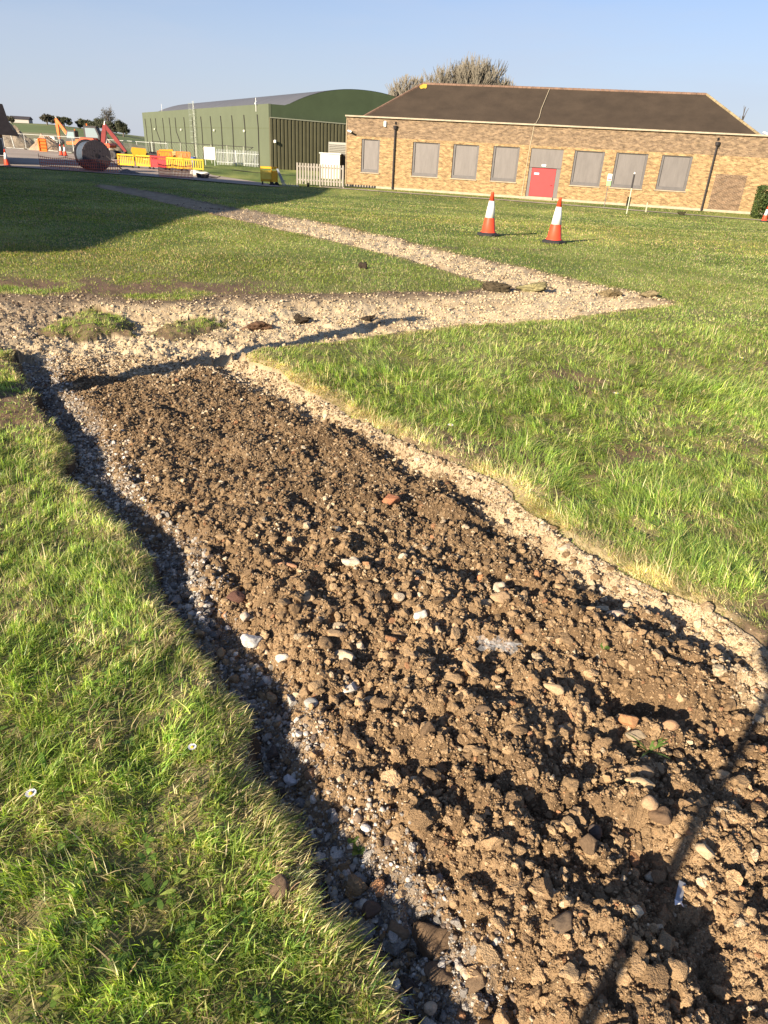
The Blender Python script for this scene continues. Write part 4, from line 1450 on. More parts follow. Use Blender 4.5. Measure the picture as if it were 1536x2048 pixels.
def barrier(x, y, rz, label, col, w=1.95, hgt=1.05, group='plastic road barriers', z=BZ, tilt=0.):
    t = thing('plastic_barrier', label, 'barrier', (x, y, z), rz, group)
    t.rotation_euler = (tilt, 0, rz)
    M = col
    f = MB()
    f.bbox((0, 0, hgt - .07), (w, .06, .14), .02)
    f.bbox((0, 0, .3), (w, .06, .16), .02)
    for sx in (-1, 1): f.bbox((sx * (w / 2 - .04), 0, .62), (.08, .07, .82), .015)
    f.build('frame', M, t)
    p = MB()
    n = 9
    for k in range(n):
        p.box((-w / 2 + .13 + k * (w - .26) / (n - 1), 0, .65), (w / 17, .035, .58))
    if col is M_br: p.box((0, 0, .66), (w * .8, .03, .3))
    p.build('slats', M, t)
    for sx in (-.35, .35):
        MB().prism([(-.25, 0), (.25, 0), (.22, .06), (.05, .22), (-.05, .22), (-.22, .06)], 'x', sx * w - .045, sx * w + .045).build('foot', M_bk, t)
    return t
M_by = mat('barrier_yellow', (.72, .42, .03), .5, noise=.1, nscale=3)
M_bo = mat('barrier_olive_yellow', (.46, .36, .03), .55, noise=.1, nscale=3)
M_br = mat('barrier_red', (.62, .045, .05), .5, noise=.1, nscale=3)
barrier(-25.55, 70.0, .02, 'bright yellow plastic barrier nearest the cable drum', M_by, 1.55, 1.15)
barrier(-23.95, 70.1, -.05, 'bright yellow plastic barrier touching the red one', M_by, 1.5, 1.15)
barrier(-22.4, 69.7, .02, 'red plastic barrier in the yellow row', M_br, 1.6, 1.15)
barrier(-20.85, 69.4, -.03, 'yellow plastic barrier partly behind orange netting', M_by, 1.6, 1.12)
barrier(-19.1, 69.2, .0, 'dull olive yellow barrier at the end of the row', M_bo, 1.9, 1.1)
barrier(-9.85, 54.6, .12, 'yellow plastic barrier propped by the path', M_by, .82, 1.2, z=-.76)
barrier(-9.3, 54.75, 1.15, 'folded yellow plastic barrier turned edge on', M_by, .8, 1.2, z=-.76)
t = thing('folded_frame', 'grey folded metal frame leaning on the yellow barrier', 'frame', (-8.75, 54.4, -.76), .3)
p = MB()
for k in range(4):
    p.tube([(-.3 + k * .03, .1, 1.1), (.1 + k * .07, -.1 - k * .03, .02)], .025, 5)
p.tube([(.05, -.12, .35), (.3, -.2, .35)], .02, 5)
p.build('tubes', mat('grey_tube', (.30, .32, .36), .5, .3), t)
o = MB()
for k in range(6): o.tube([(-.45 + k * .17, 0, 0), (-.45 + k * .17, .02, .22)], .02, 5)
o.box((0, .02, .1), (1.0, .04, .05))
o = o.build('drain_grating', mat('grating_grey', (.42, .42, .36), .6, .2))
o.location = (-7.9, 54.0, H(-7.9, 54.0) + .02)
tag(o, 'low grey metal grating on grass beside the barriers', 'grating')

# palisade and chain-link
M_pal = mat('galvanised_pale', (.50, .52, .50), .5, .25, noise=.1, nscale=3)
pa, pb = Vector((-22.9, 93.4, BZ)), Vector((-13.45, 92.6, BZ))
t = thing('palisade_fence', 'grey steel palisade fence standing before the hangar', 'fence', pa, math.atan2(pb.y - pa.y, pb.x - pa.x))
L = (pb - pa).length
p = MB()
for k in range(int(L / .2)):
    x = .1 + k * .2
    p.add([(x - .04, 0, .05), (x, -.03, .05), (x + .04, 0, .05), (x - .04, 0, 1.68), (x, -.03, 1.78), (x + .04, 0, 1.68)], [(0, 1, 4, 3), (1, 2, 5, 4)])
p.build('pales', M_pal, t)
p = MB()
for zz in (.35, 1.4): p.box((L / 2, .03, zz), (L, .04, .06))
p.build('rails', M_pal, t)
for k in range(5): MB().box((.1 + k * (L - .2) / 4, .09, .85), (.08, .1, 1.7)).build('post', M_pal, t)
ca, cb_ = Vector((-34.2, 104, BZ)), Vector((-12.9, 91.4, BZ))
t = thing('chain_link_fence', 'thin chain link fence running along the pale hangar wall', 'fence', ca, math.atan2(cb_.y - ca.y, cb_.x - ca.x))
L = (cb_ - ca).length
p = MB()
p.tube([(0, 0, 2.12), (L, 0, 2.12)], .035, 5)
p.build('top_rail', M_iron, t)
p = MB()
for k in range(int(L / .5)):
    for sg in (-1, 1):
        x = .5 * k
        p.tube([(x, 0, .05 if sg > 0 else 2.1), (min(x + 2, L), 0, 2.1 if sg > 0 else .05)], .006, 3, False)
p.build('wire_mesh', mat('fence_wire', (.33, .34, .28), .5, .3), t)
for k in range(10): MB().tube([(k * L / 9, 0, 0), (k * L / 9, 0, 2.15)], .05, 6).build('post', mat('concrete_post', (.42, .42, .34), .8) if k == 0 else bpy.data.materials['concrete_post'], t)
t = thing('notice_board', 'blank white board on posts at the palisade end', 'board', (-23.5, 90, BZ))
MB().bbox((.65, 0, 1.28), (1.32, .06, 1.3), .01).build('panel', mat('board_white', (.80, .77, .66), .5), t)
for xx in (.1, 1.2): MB().tube([(xx, .06, 0), (xx, .06, 1.9)], .04, 6).build('post', M_pal, t)

# van behind the palisade
t = thing('parked_van', 'silver grey van parked behind the palisade fence', 'van', (-17.5, 95.6, BZ), -.12)
M_van = mat('silver_paint', (.36, .37, .41), .35, .4)
M_gl = mat('dark_glass', (.02, .025, .035), .08)
M_ty = mat('tyre_rubber', (.02, .02, .02), .85)
prof = [(0, .35), (3.9, .35), (3.92, .85), (3.7, 1.0), (3.05, 1.1), (2.55, 1.72), (.1, 1.75), (0, 1.6)]
MB().prism(prof, 'y', 0, 1.7).build('body', M_van, t)
p = MB()
p.add([(1.75, -.008, 1.1), (2.85, -.008, 1.1), (2.5, -.008, 1.62), (1.75, -.008, 1.62)], [(0, 1, 2, 3)])
p.add([(.3, -.008, 1.1), (1.65, -.008, 1.1), (1.65, -.008, 1.62), (.3, -.008, 1.62)], [(0, 1, 2, 3)])
p.build('side_window', M_gl, t)
for xx in (.75, 3.15):
    for yy in (.02, 1.68):
        wv = MB().tube([(xx, yy - .1, .32), (xx, yy + .1, .32)], .32, 16).build('wheel', M_ty, t)

# ------------------------------------------------------------------ road and yard
M_road = mat('dusty_tarmac', (.33, .27, .21), .9, noise=.2, nscale=.15, bump=.2, bscale=5, col2=(.36, .3, .24))
rd = [(-120, 66), (-60, 62.5), (-31.77, 59.6), (-25.4, 58.3), (-19.3, 57.0), (-15.6, 55.6), (-11.6, 53.6), (-9.3, 52.7), (-8.4, 53.0), (-9.5, 55.3), (-12.2, 59.2), (-16.2, 64.6), (-18.5, 70), (-22, 76), (-30, 87), (-38, 97), (-50, 110), (-70, 124), (-120, 135)]
def flat_poly(name, poly, z, m, label, cat):
    me = MB().add([(x, y, z) for x, y in poly], [tuple(range(len(poly)))]).build(name, m)
    return tag(me, label, cat, kind='structure')
flat_poly('road', rd, BZ + .045, M_road, 'dusty tarmac yard and road beyond the lawn', 'road')
strip('verge_path', densify([(-18, 79.6, .35), (-15.3, 76.4, .3), (-10.5, 74, .3), (-5, 71.5, .3)], 20), mat('dark_drain', (.05, .045, .035), .9), .05, 'dark drainage channel through the far grass', 'drain')
# kerb
strip('kerb', densify([(-60, 62.35, .07), (-31.77, 59.45, .07), (-25.4, 58.15, .07), (-19.3, 56.85, .07), (-15.6, 55.45, .07), (-11.6, 53.45, .07), (-9.3, 52.55, .07)], 50), M_path, .09, 'low concrete kerb between lawn and road', 'kerb')

# cable drum
t = thing('cable_drum', 'huge grey wooden cable drum at the lawn edge', 'cable drum', (-25.0, 61.2, BZ), 0)
t.rotation_euler = (0, 0, R(42))
M_drw = mat('drum_timber', (.085, .070, .074), .85, noise=.2, nscale=2, stretch=(1, 1, 4))
M_drc = mat('drum_cable', (.075, .095, .125), .5, noise=.2, nscale=5)
def disc(y0, y1, Rr, cz, n=40):
    p = MB()
    p.tube([(0, y0, cz), (0, y1, cz)], Rr, n)
    return p
RD = 1.12
for y0 in (-.95, .85):
    p = disc(y0, y0 + .1, RD, RD)
    fl = p.build('flange', M_drw, t)
    q = MB()
    for k in range(-6, 7):
        x = k * .2
        hh = math.sqrt(max(0, (RD - .03) ** 2 - x * x))
        q.box((x, y0 - .012, RD), (.185, .02, hh * 2))
    q.build('planks', M_drw, fl)
    MB().tube([(0, y0 - .04, RD), (0, y0 + .14, RD)], .16, 14).build('hub_plate', M_iron, fl)
    b_ = MB()
    for k in range(6):
        a = k * math.pi / 3
        b_.tube([(.42 * math.cos(a), y0 - .04, RD + .42 * math.sin(a)), (.42 * math.cos(a), y0, RD + .42 * math.sin(a))], .035, 6)
    b_.build('bolts', M_iron, fl)
p = MB()
for k in range(19):
    yy = -.85 + k * .09
    p.tube([(0, yy, RD), (0, yy + .085, RD)], .97, 36)
p.build('wound_cable', M_drc, t)

# orange netting
M_net = mat('orange_net', (.62, .16, .10), .6)
def netting(pts, hgt, label, step=.16, th=.024):
    t = thing('safety_netting', label, 'netting', (pts[0][0], pts[0][1], BZ), 0, 'orange safety netting runs')
    p = MB()
    x0, y0 = pts[0]
    q = [(a - x0, b - y0) for a, b in pts]
    for (ax, ay), (bx, by) in zip(q[:-1], q[1:]):
        l = math.hypot(bx - ax, by - ay)
        n = int(l / step)
        for k in range(n + 1):
            u = k / n
            sag = .1 * math.sin(u * math.pi)
            p.tube([(ax + (bx - ax) * u, ay + (by - ay) * u, .03), (ax + (bx - ax) * u, ay + (by - ay) * u, hgt - sag)], th, 3, False)
        m_ = int(hgt / .2)
        for k in range(m_ + 1):
            zz = .05 + k * (hgt - .1) / m_
            pp = [(ax + (bx - ax) * u, ay + (by - ay) * u, zz * (1 - .1 * math.sin(u * math.pi))) for u in (0, .25, .5, .75, 1)]
            p.tube(pp, th, 3, False)
    p.build('mesh', M_net, t)
    for a, b in q:
        MB().tube([(a, b, 0), (a, b, hgt + .15)], .02, 5).build('pin', mat('net_pin', (.25, .12, .1), .6) if 'net_pin' not in bpy.data.materials else bpy.data.materials['net_pin'], t)
netting([(-28.6, 59.6), (-26.3, 59.2), (-23.7, 58.9), (-22.3, 59.6)], .95, 'orange safety netting strung round the cable drum')
netting([(-18.6, 57.6), (-17.4, 57.2), (-16.1, 57.9)], .95, 'orange safety netting standing before the yellow barrier', .1)
# rubbish at the barrier feet: pipe coil and sacks
t = thing('pipe_coil', 'loose coil of dark pipe at the barrier row end', 'pipe coil', (-15.6, 58.9, BZ + .05))
p = MB()
for k in range(4):
    p.tube([(.42 * math.cos(a) * (1 + .05 * k) , .42 * math.sin(a), .05 + .07 * k + .05 * math.sin(a * 2)) for a in np.linspace(0, 6.283, 17)], .035, 5)
p.tube([(.4, 0, .1), (1.0, .2, .05), (1.4, -.1, .18)], .035, 5)
p.build('pipe', M_iron, t)
M_sack = mat('white_sack', (.62, .60, .52), .8, noise=.1, nscale=4)
for i, (x, y, lab) in enumerate(((-17.0, 62.0, 'white sandbag lying under the olive barrier'), (-16.2, 61.6, 'white sandbag beside the dark pipe coil'))):
    v, f = ICO[3]
    o = np_mesh('sandbag', lumpy(v, 60 + i, .1) * np.array((1.0, .6, .6)), f, M_sack, np.full((len(v), 3), .6), True)
    o.location = (x, y, BZ + .22)
    tag(o, lab, 'sandbag', 'sandbags under the barriers')
t = thing('rubble_heap', 'small dark heap of rubble below the yellow barriers', 'heap', (-21.6, 59.4, BZ))
v, f = ICO[4]
q = lumpy(v, 77, .22) * np.array((1.7, 1.1, 1.0))
q[:, 2] = np.maximum(q[:, 2], -.05)
o = np_mesh('earth', q, f, M_clod, np.tile((.16, .14, .13), (len(v), 1)) * (1 + .5 * (rng.random((len(v), 1)) - .5)))
o.parent = t
o = MB().tube([(0, 0, 1.15), (1.6, -.5, .05)], .04, 6).build('prop_bar', M_iron)
o.location = (-23.65, 60.6, BZ)
tag(o, 'thin dark bar sloping from the drum to the ground', 'bar')

# heras fencing
M_her = mat('heras_steel', (.66, .66, .60), .45, .3)
def heras_panel(first=[None]):
    if first[0] is None:
        t = thing('site_fence_panel', 'x', 'fence panel')
        p = MB()
        p.tube([(0, 0, .1), (0, 0, 2.0), (3.4, 0, 2.0), (3.4, 0, .1), (0, 0, .1)], .035, 6)
        p.build('frame', M_her, t)
        p = MB()
        for k in range(1, 23): p.tube([(k * .148, 0, .12), (k * .148, 0, 1.98)], .005, 3, False)
        for k in range(1, 9): p.tube([(0, 0, .1 + k * .21), (3.4, 0, .1 + k * .21)], .005, 3, False)
        p.build('mesh', mat('heras_wire', (.42, .43, .38), .5, .3), t)
        for xx in (0, 3.4): MB().bbox((xx, 0, .07), (.25, .6, .14), .02).build('foot', mat('fence_foot', (.10, .085, .07), .9) if 'fence_foot' not in bpy.data.materials else bpy.data.materials['fence_foot'], t)
        first[0] = t
        return t
    return copy_tree(first[0])
hp = [(-58.6, 112.2), (-55.2, 111.6), (-51.8, 110.6), (-48.6, 108.2), (-45.8, 106.0), (-43.2, 103.6), (-40.6, 101.2), (-38.0, 98.9), (-35.4, 96.6), (-32.8, 94.2), (-30.2, 91.9)]
hl = ['mesh site fence panel closest to the dark roofed bungalow', 'mesh site fence panel standing before the earth mound', 'mesh site fence panel behind the orange drum barrier', 'mesh site fence panel before the tall orange digger arm',
      'mesh site fence panel before the dark digger cab', 'mesh site fence panel right behind the two stacked cones', 'mesh site fence panel behind the cable drum', 'mesh site fence panel before the red digger body',
      'mesh site fence panel before the red digger bucket', 'mesh site fence panel behind the first yellow barrier', 'mesh site fence panel before the first yellow dumper']
for i, (x, y) in enumerate(hp):
    t = heras_panel()
    b = hp[i + 1] if i + 1 < len(hp) else (x + 2.6, y - 2.3)
    t.location = (x, y, BZ + .03)
    t.rotation_euler = (0, 0, math.atan2(b[1] - y, b[0] - x))
    s_ = math.hypot(b[0] - x, b[1] - y) / 3.45
    t.scale = (s_, 1, 1.0)
    tag(t, hl[i], 'fence panel', 'wire mesh site fence panels')
t = thing('lamp_pole', 'thin pale pole leaning above the site fence', 'pole', (-57.4, 112.6, BZ))
MB().tube([(0, 0, 0), (-.75, 0, 5.4)], .07, 6).build('pole', M_her, t)
MB().bbox((0, 0, .08), (.9, .9, .16), .03).build('base', M_clod, t)

# excavators
M_exo = mat('digger_orange', (.82, .16, .02), .45, noise=.1, nscale=2)
M_exr = mat('digger_red', (.72, .12, .05), .5, noise=.15, nscale=2)
M_exd = mat('digger_grey', (.06, .055, .055), .6)
def excavator(x, y, rz, label, paint, boom, s=1., bp=None, cdx=0.):
    bp = bp or paint
    t = thing('excavator', label, 'excavator', (x, y, BZ + .04), rz, 'tracked diggers in the yard')
    t.scale = (s, s, s)
    for sy in (-.85, .85):
        p = MB()
        pr = [(-1.3 + .36 * math.cos(a), .38 + .36 * math.sin(a)) for a in np.linspace(math.pi / 2, math.pi * 1.5, 9)] + [(1.3 + .36 * math.cos(a), .38 + .36 * math.sin(a)) for a in np.linspace(-math.pi / 2, math.pi / 2, 9)]
        p.prism(pr, 'y', sy - .22, sy + .22)
        tr = p.build('track', M_exd, t)
        w_ = MB()
        for k in range(5): w_.tube([(-1.2 + k * .6, sy - .24, .38), (-1.2 + k * .6, sy + .24, .38)], .2, 10)
        w_.build('rollers', M_iron, tr)
    MB().tube([(0, 0, .7), (0, 0, .98)], .6, 16).build('slew_ring', M_exd, t)
    MB().prism([(-1.75, .98), (1.1, .98), (1.2, 1.2), (1.1, 1.35), (-.2, 1.4), (-.4, 1.75), (-1.6, 1.75), (-1.85, 1.5)], 'y', -1.05, 1.05).build('body', paint, t)
    cb = MB().prism([(-.35, 1.42), (1.12, 1.42), (1.15, 2.0), (.85, 2.75), (-.35, 2.75)], 'y', .1, 1.03).build('cab', M_exd, t)
    cb.location.x = cdx
    for yy in (.09, 1.04):
        MB().add([(-.2, yy, 1.8), (.98, yy, 1.8), (1.0, yy, 2.0), (.76, yy, 2.62), (-.2, yy, 2.62)], [(0, 1, 2, 3, 4)]).build('glass', bpy.data.materials.get('cab_glass') or mat('cab_glass', (.25, .33, .34), .1), cb)
    MB().box((.3, .56, 2.79), (1.25, .98, .06)).build('roof_plate', M_exd, cb)
    MB().tube([(-.1, .5, 2.82), (-.1, .5, 3.0)], .07, 8).build('beacon', M_exo, cb)
    # boom, stick, bucket
    b0, b1, b2, b3 = [Vector((q[0], -.35, q[1])) for q in boom]
    def beam(a, b, w0, w1, th):
        d = (b - a).normalized()
        n_ = Vector((-d.z, 0, d.x))
        m_ = a + (b - a) * .5
        pts = [a - n_ * w0 * .5, m_ - n_ * (w0 + w1) * .34, b - n_ * w1 * .5, b + n_ * w1 * .5, m_ + n_ * (w0 + w1) * .34, a + n_ * w0 * .5]
        p = MB()
        p.prism([(q.x, q.z) for q in pts], 'y', -.35 - th / 2, -.35 + th / 2)
        return p
    bo = beam(b0, b1, .34, .3, .3)
    bo.add([], [])
    boo = bo.build('boom', bp, t)
    MB().tube([(b0.x + .35, -.35, b0.z + .05), tuple(b0 + (b1 - b0) * .6 + Vector((.18, 0, -.15)))], .07, 6).build('ram', M_her, boo)
    bs = beam(b1, b2, .32, .24, .26).build('stick', bp, t)
    MB().tube([tuple(b0 + (b1 - b0) * .6 + Vector((0, 0, .25))), tuple(b1 + (b1 - b0).normalized() * .25 + Vector((0, 0, .1)))], .06, 6).build('ram', M_her, bs)
    d = (b3 - b2)
    bx_ = MB()
    pr = [(0, 0), (.35, -.05), (.55, -.4), (.4, -.75), (.0, -.85), (-.3, -.6), (-.1, -.45), (.1, -.3)]
    bx_.prism([(b2.x + q[0] * math.copysign(1, d.x), b2.z + q[1]) for q in pr], 'y', -.75, .05)
    bx_.build('bucket', M_exd, t)
excavator(-48.3, 113.5, R(172), 'bright orange digger with its arm folded high', M_exo, [(.9, 1.3), (3.1, 4.2), (3.05, 1.6), (2.6, .9)], 1.0)
excavator(-36.5, 92.4, R(3), 'red digger reaching its arm over the dirt', M_exr, [(.3, 1.2), (.7, 2.95), (2.5, .7), (2.2, .2)], 1.2, mat('digger_red_shaded', (.21, .03, .026), .5, noise=.2, nscale=2), -1.25)  # boom's shade is put into its colour, a darker red than the body

# dumpers
def dumper(x, y, rz, label):
    t = thing('site_dumper', label, 'dumper', (x, y, BZ + .04), rz, 'yellow site dumpers')
    M_dy = bpy.data.materials.get('dumper_yellow') or mat('dumper_yellow', (.75, .38, .03), .5, noise=.1, nscale=2)
    MB().prism([(.1, .65), (1.25, .62), (1.5, 1.15), (1.35, 1.5), (-.05, 1.42), (-.1, 1.1)], 'y', -.75, .75).build('skip', M_dy, t)
    MB().prism([(-1.35, .5), (.9, .5), (.9, .66), (.02, .68), (-.1, 1.0), (-1.3, 1.0)], 'y', -.5, .5).build('chassis', M_exd, t)
    MB().bbox((-.65, 0, 1.08), (.5, .5, .14), .03).build('seat', M_bk, t)
    ro_ = MB().tube([(-1.0, -.45, 1.0), (-1.0, -.45, 2.05), (-1.0, .45, 2.05), (-1.0, .45, 1.0)], .035, 6)
    ro_.build('roll_bar', M_exd, t)
    for xx in (-.85, .7):
        for yy in (-.68, .68):
            MB().tube([(xx, yy - .15, .42), (xx, yy + .15, .42)], .42, 16).build('wheel', M_ty, t)
dumper(-28.6, 84.6, R(200), 'yellow dumper behind the first yellow barriers')
dumper(-26.9, 84.4, R(15), 'yellow dumper behind the red barrier')
for i, (x, y, rz_, tl, lab) in enumerate(((-25.2, 80.5, .3, .25, 'orange plastic barrier tipped on the pile behind the red one'), (-24.2, 80.8, -.2, -.3, 'orange plastic barrier leaning the other way on the pile'), (-23.2, 80.4, .15, .1, 'pinkish orange barrier at the pile end by the blue drum'))):
    barrier(x, y, rz_, lab, bpy.data.materials.get('pile_orange') or mat('pile_orange', (.72, .24, .06), .5, noise=.15, nscale=3), 1.5, 1.1, 'plastic barriers piled in the yard', BZ + .35, tl)
t = thing('earth_bank', 'low bank of dark spoil under the orange barrier pile', 'heap', (-24.2, 81.2, BZ))
v, f = ICO[4]
q = lumpy(v, 91, .15) * np.array((5.2, 2.6, 1.5))
o = np_mesh('earth', q, f, M_clod, np.tile((.11, .085, .07), (len(v), 1)) * (1 + .5 * (rng.random((len(v), 1)) - .5)))
o.parent = t
t = thing('blue_drum', 'dark blue plastic drum beside the orange barrier pile', 'drum', (-22.1, 80.2, BZ + .02))
p = MB().lathe([(.27, 0), (.3, .05), (.3, .42), (.315, .45), (.3, .48), (.3, .95), (.27, 1.0)], 18)
p.build('body', mat('blue_plastic', (.03, .07, .22), .45), t, True)
MB().lathe([(.06, 1.0), (.06, 1.03)], 10, (.12, 0, 0)).build('bung', M_white, t)
# orange drum-like barrier and small sign
t = thing('orange_barrier', 'upright orange barrier standing on the sunlit yard', 'barrier', (-50.2, 106.3, BZ + .05), .3)
p = MB()
p.bbox((0, 0, .8), (1.15, .3, 1.6), .12)
p.build('body', mat('orange_plastic', (.85, .22, .04), .5, noise=.08, nscale=2), t)
for zz in (.5, .9, 1.3): MB().box((0, -.16, zz), (1.0, .02, .06)).build('groove', mat('orange_groove', (.5, .11, .02), .6) if 'orange_groove' not in bpy.data.materials else bpy.data.materials['orange_groove'], t)
# spoil heaps
def heap(x, y, rx, ry, hz, col, label, seed):
    n = 40
    V, F = [], []
    for i in range(n):
        for j in range(n):
            u, v_ = i / (n - 1) * 2 - 1, j / (n - 1) * 2 - 1
            rr = math.hypot(u, v_)
            hgt = max(0, 1 - rr) ** .8
            nz = float(fbm(np.array(u * 3 + seed), np.array(v_ * 3), 1.5, 4, seed))
            V.append((u * rx, v_ * ry, hz * hgt * (.6 + .8 * nz) - .05))
    for i in range(n - 1):
        for j in range(n - 1):
            F.append((i * n + j, (i + 1) * n + j, (i + 1) * n + j + 1, i * n + j + 1))
    V = np.array(V)
    c = np.tile(col, (len(V), 1)) * (.7 + .6 * rng.random((len(V), 1)))
    o = np_mesh('spoil_heap', V, np.array(F), M_clod, c)
    o.location = (x, y, BZ)
    tag(o, label, 'heap', 'spoil heaps in the yard')
heap(-63.5, 122, 5.5, 4, 3.6, (.26, .21, .15), 'broad grey brown earth mound beside the bungalow', 3)
heap(-52.6, 112.5, 2.6, 2, 2.2, (.34, .24, .16), 'small tan sand heap behind the orange barrier', 6)
heap(-46.0, 117.5, 3.5, 3, 2.6, (.20, .15, .10), 'dark earth heap behind the orange digger', 9)
t = thing('pallet_stack', 'pale board stack lying behind the site fence', 'boards', (-54.4, 117, BZ))
p = MB()
for k in range(6): p.box((random.uniform(-.1, .1), 0, .3 + k * .22), (3.6, 1.2, .1), (0, 0, random.uniform(-.08, .08)))
p.build('boards', mat('pale_boards', (.40, .42, .36), .8), t)
p = MB()
for xx in (-1.2, 0, 1.2): p.box((xx, 0, .15), (.1, 1.2, .3))
p.build('bearers', M_tim, t)
t = thing('water_tank', 'white square tank standing behind the site fence', 'tank', (-55.4, 121, BZ))
MB().bbox((0, 0, 1.3), (1.1, 1.0, 1.1), .06).build('tank', M_white, t)
MB().box((0, 0, .38), (1.2, 1.1, .75)).build('cradle', M_exd, t)

# ------------------------------------------------------------------ bungalow with the dark roof
t = thing('bungalow', 'bungalow with steep dark tiled roof beyond the lawn corner', 'building', (-32.35, 63.2, BZ), R(36))
M_slate = mat('dark_roof_tile', (.035, .030, .034), .85, noise=.25, nscale=3, bump=.5, bscale=12)
# ridge of a steep mansard skirt; local x to the left along the wall
mb = MB()
lip, low, topz = .55, 2.18, 4.38
prof = [(lip, low), (lip + .02, low + .12), (.18, low + .45), (-.02, low + 1.1), (-.22, topz), (-.6, topz + .05), (-.6, low)]
mb.prism(prof, 'y', -.1, 14)
rfb = mb.build('roof', M_slate, t)
MB().box((lip + .03, 7, low + .02), (.06, 14.2, .12)).build('fascia', mat('fascia_slate', (.05, .055, .07), .6), rfb)
mb = MB()
mb.box((-6.6, 7, 1.1), (12, 13.6, 2.2))
mb.build('wall', mat('bungalow_brick', (.22, .15, .11), .9, noise=.15, nscale=4), t)
mb = MB()
mb.add([(-.7, -.1, topz), (-12.4, -.1, topz), (-12.4, 14, topz), (-.7, 14, topz), (-6.5, 7, topz + 1.6)], [(0, 1, 4), (1, 2, 4), (2, 3, 4), (3, 0, 4)])
mb.add([(-.6, -.1, low), (-12.5, -.1, low), (-12.5, -.1, topz), (-.6, -.1, topz)], [(0, 1, 2, 3)])
mb.build('upper_roof', M_slate, t)
wf = MB().box((-.55, .16, 1.35), (.04, .06, .04))
wf = MB()
wf.box((-1.2, .165, 1.3), (1.1, .06, 1.3))
w_o = wf.build('window', M_white, t)
MB().box((-1.2, .125, 1.3), (.95, .03, 1.15)).build('pane', M_gl, w_o)
MB().box((-.58, 3, 1.05), (.05, 1.0, 2.0)).build('door', M_exd, t)

# ------------------------------------------------------------------ long block beside the lawn that shades it
def block():
    t = thing('two_storey_block', 'two storey brick block whose shadow crosses the lawn', 'building')
    NR, FR, FL, NL = (-19.9, -2.7), (-20.6, 37.0), (-44, 45.5), (-42, -9)
    z0, z1 = -.9, 7.75
    vs = [(*q, z0) for q in (NR, FR, FL, NL)] + [(*q, z1) for q in (NR, FR, FL, NL)]
    MB().add(vs, [(0, 1, 5, 4), (1, 2, 6, 5), (2, 3, 7, 6), (3, 0, 4, 7), (3, 2, 1, 0)]).build('wall', M_brickd, t)
    cxm = sum(q[0] for q in (NR, FR, FL, NL)) / 4
    cym = sum(q[1] for q in (NR, FR, FL, NL)) / 4
    o4 = [(cxm + (q[0] - cxm) * 1.02, cym + (q[1] - cym) * 1.02) for q in (NR, FR, FL, NL)]
    vs = [(*q, z1 + .02) for q in o4] + [(*q, z1 + .3) for q in o4]
    MB().add(vs, [(0, 1, 5, 4), (1, 2, 6, 5), (2, 3, 7, 6), (3, 0, 4, 7), (3, 2, 1, 0), (4, 5, 6, 7)]).build('roof', M_roof, t)
    for k in range(9):
        for zz in (1.6, 5.2):
            u = (k + .7) / 9.5
            x = NR[0] + (FR[0] - NR[0]) * u
            y = NR[1] + (FR[1] - NR[1]) * u
            f_ = MB().box((x + .02, y, zz), (.08, 2.0, 1.5)).build('window', M_white, t)
            MB().box((x + .055, y, zz), (.03, 1.8, 1.3)).build('pane', M_gl, f_)
block()
t = thing('timber_post', 'tall round timber post beside the trench corner', 'post', (-5.0, 3.4, H(-5.0, 3.4)))
MB().tube([(0, 0, -.2), (0, 0, 1.5), (.01, 0, 2.92)], [.17, .16, .14], 14).build('shaft', M_tim, t)
MB().lathe([(.15, 2.9), (.155, 2.95), (.06, 3.02)], 14).build('cap', M_iron, t)
t = thing('plate_pole', 'unseen round plate on a thin pole casting a narrow shadow', 'sign', (-.63, -.51, H(-.63, -.51)))  # out of view behind the camera, placed to cast the thin shadow on the soil
MB().tube([(0, 0, -.1), (0, 0, 1.62)], .023, 10).build('pole', M_pal, t)
p = MB()
q = []
for k in range(24):
    a = k * math.pi / 12
    q.append((.12 * math.cos(a), 1.52 + .12 * math.sin(a)))
p.prism(q, 'y', -.035, -.029)
po = p.build('sign_plate', M_pal, t)
po.rotation_euler = (0, 0, -.66)

# ------------------------------------------------------------------ hedge and trees
M_leaf = attr_mat('leaf', .7, transl=.25)
def leaf_cloud(name, lumps, n, size, cols, parent=None, seed=1, flat=1., box=False):
    r = np.random.default_rng(seed)
    lumps = np.array(lumps, float)
    vol = lumps[:, 3] * lumps[:, 4] * lumps[:, 5]
    k = r.choice(len(lumps), n, p=vol / vol.sum())
    if box:
        d = r.uniform(-1, 1, (n, 3))
        ax = r.integers(0, 3, n)
        sgn = np.where(r.random(n) < .5, -1, 1)
        d[np.arange(n), ax] = sgn * r.uniform(.88, 1.06, n)
    else:
        d = r.normal(size=(n, 3))
        d /= np.linalg.norm(d, axis=1, keepdims=True)
        d *= (r.random(n) ** .45)[:, None] * r.uniform(.8, 1.12, (n, 1))
    c = lumps[k, :3] + d * lumps[k, 3:6]
    a = r.normal(size=(n, 3))
    a /= np.linalg.norm(a, axis=1, keepdims=True)
    b = np.cross(a, r.normal(size=(n, 3)))
    b /= np.linalg.norm(b, axis=1, keepdims=True)
    s = size * r.uniform(.6, 1.4, (n, 1))
    V = np.stack([c - a * s, c + b * s * .5, c + a * s, c - b * s * .5], 1).reshape(-1, 3)
    F = np.arange(4 * n).reshape(-1, 4)
    cols = np.array(cols)
    cc = cols[r.integers(0, len(cols), n)] * r.uniform(.7, 1.3, (n, 1))
    o = np_mesh(name, V, F, M_leaf, np.repeat(cc, 4, axis=0))
    o.parent = parent
    return o
t = thing('hedge', 'clipped green hedge beside the end of the brick wall', 'hedge', (23.3, 48.3, H(23, 48)), -.23)
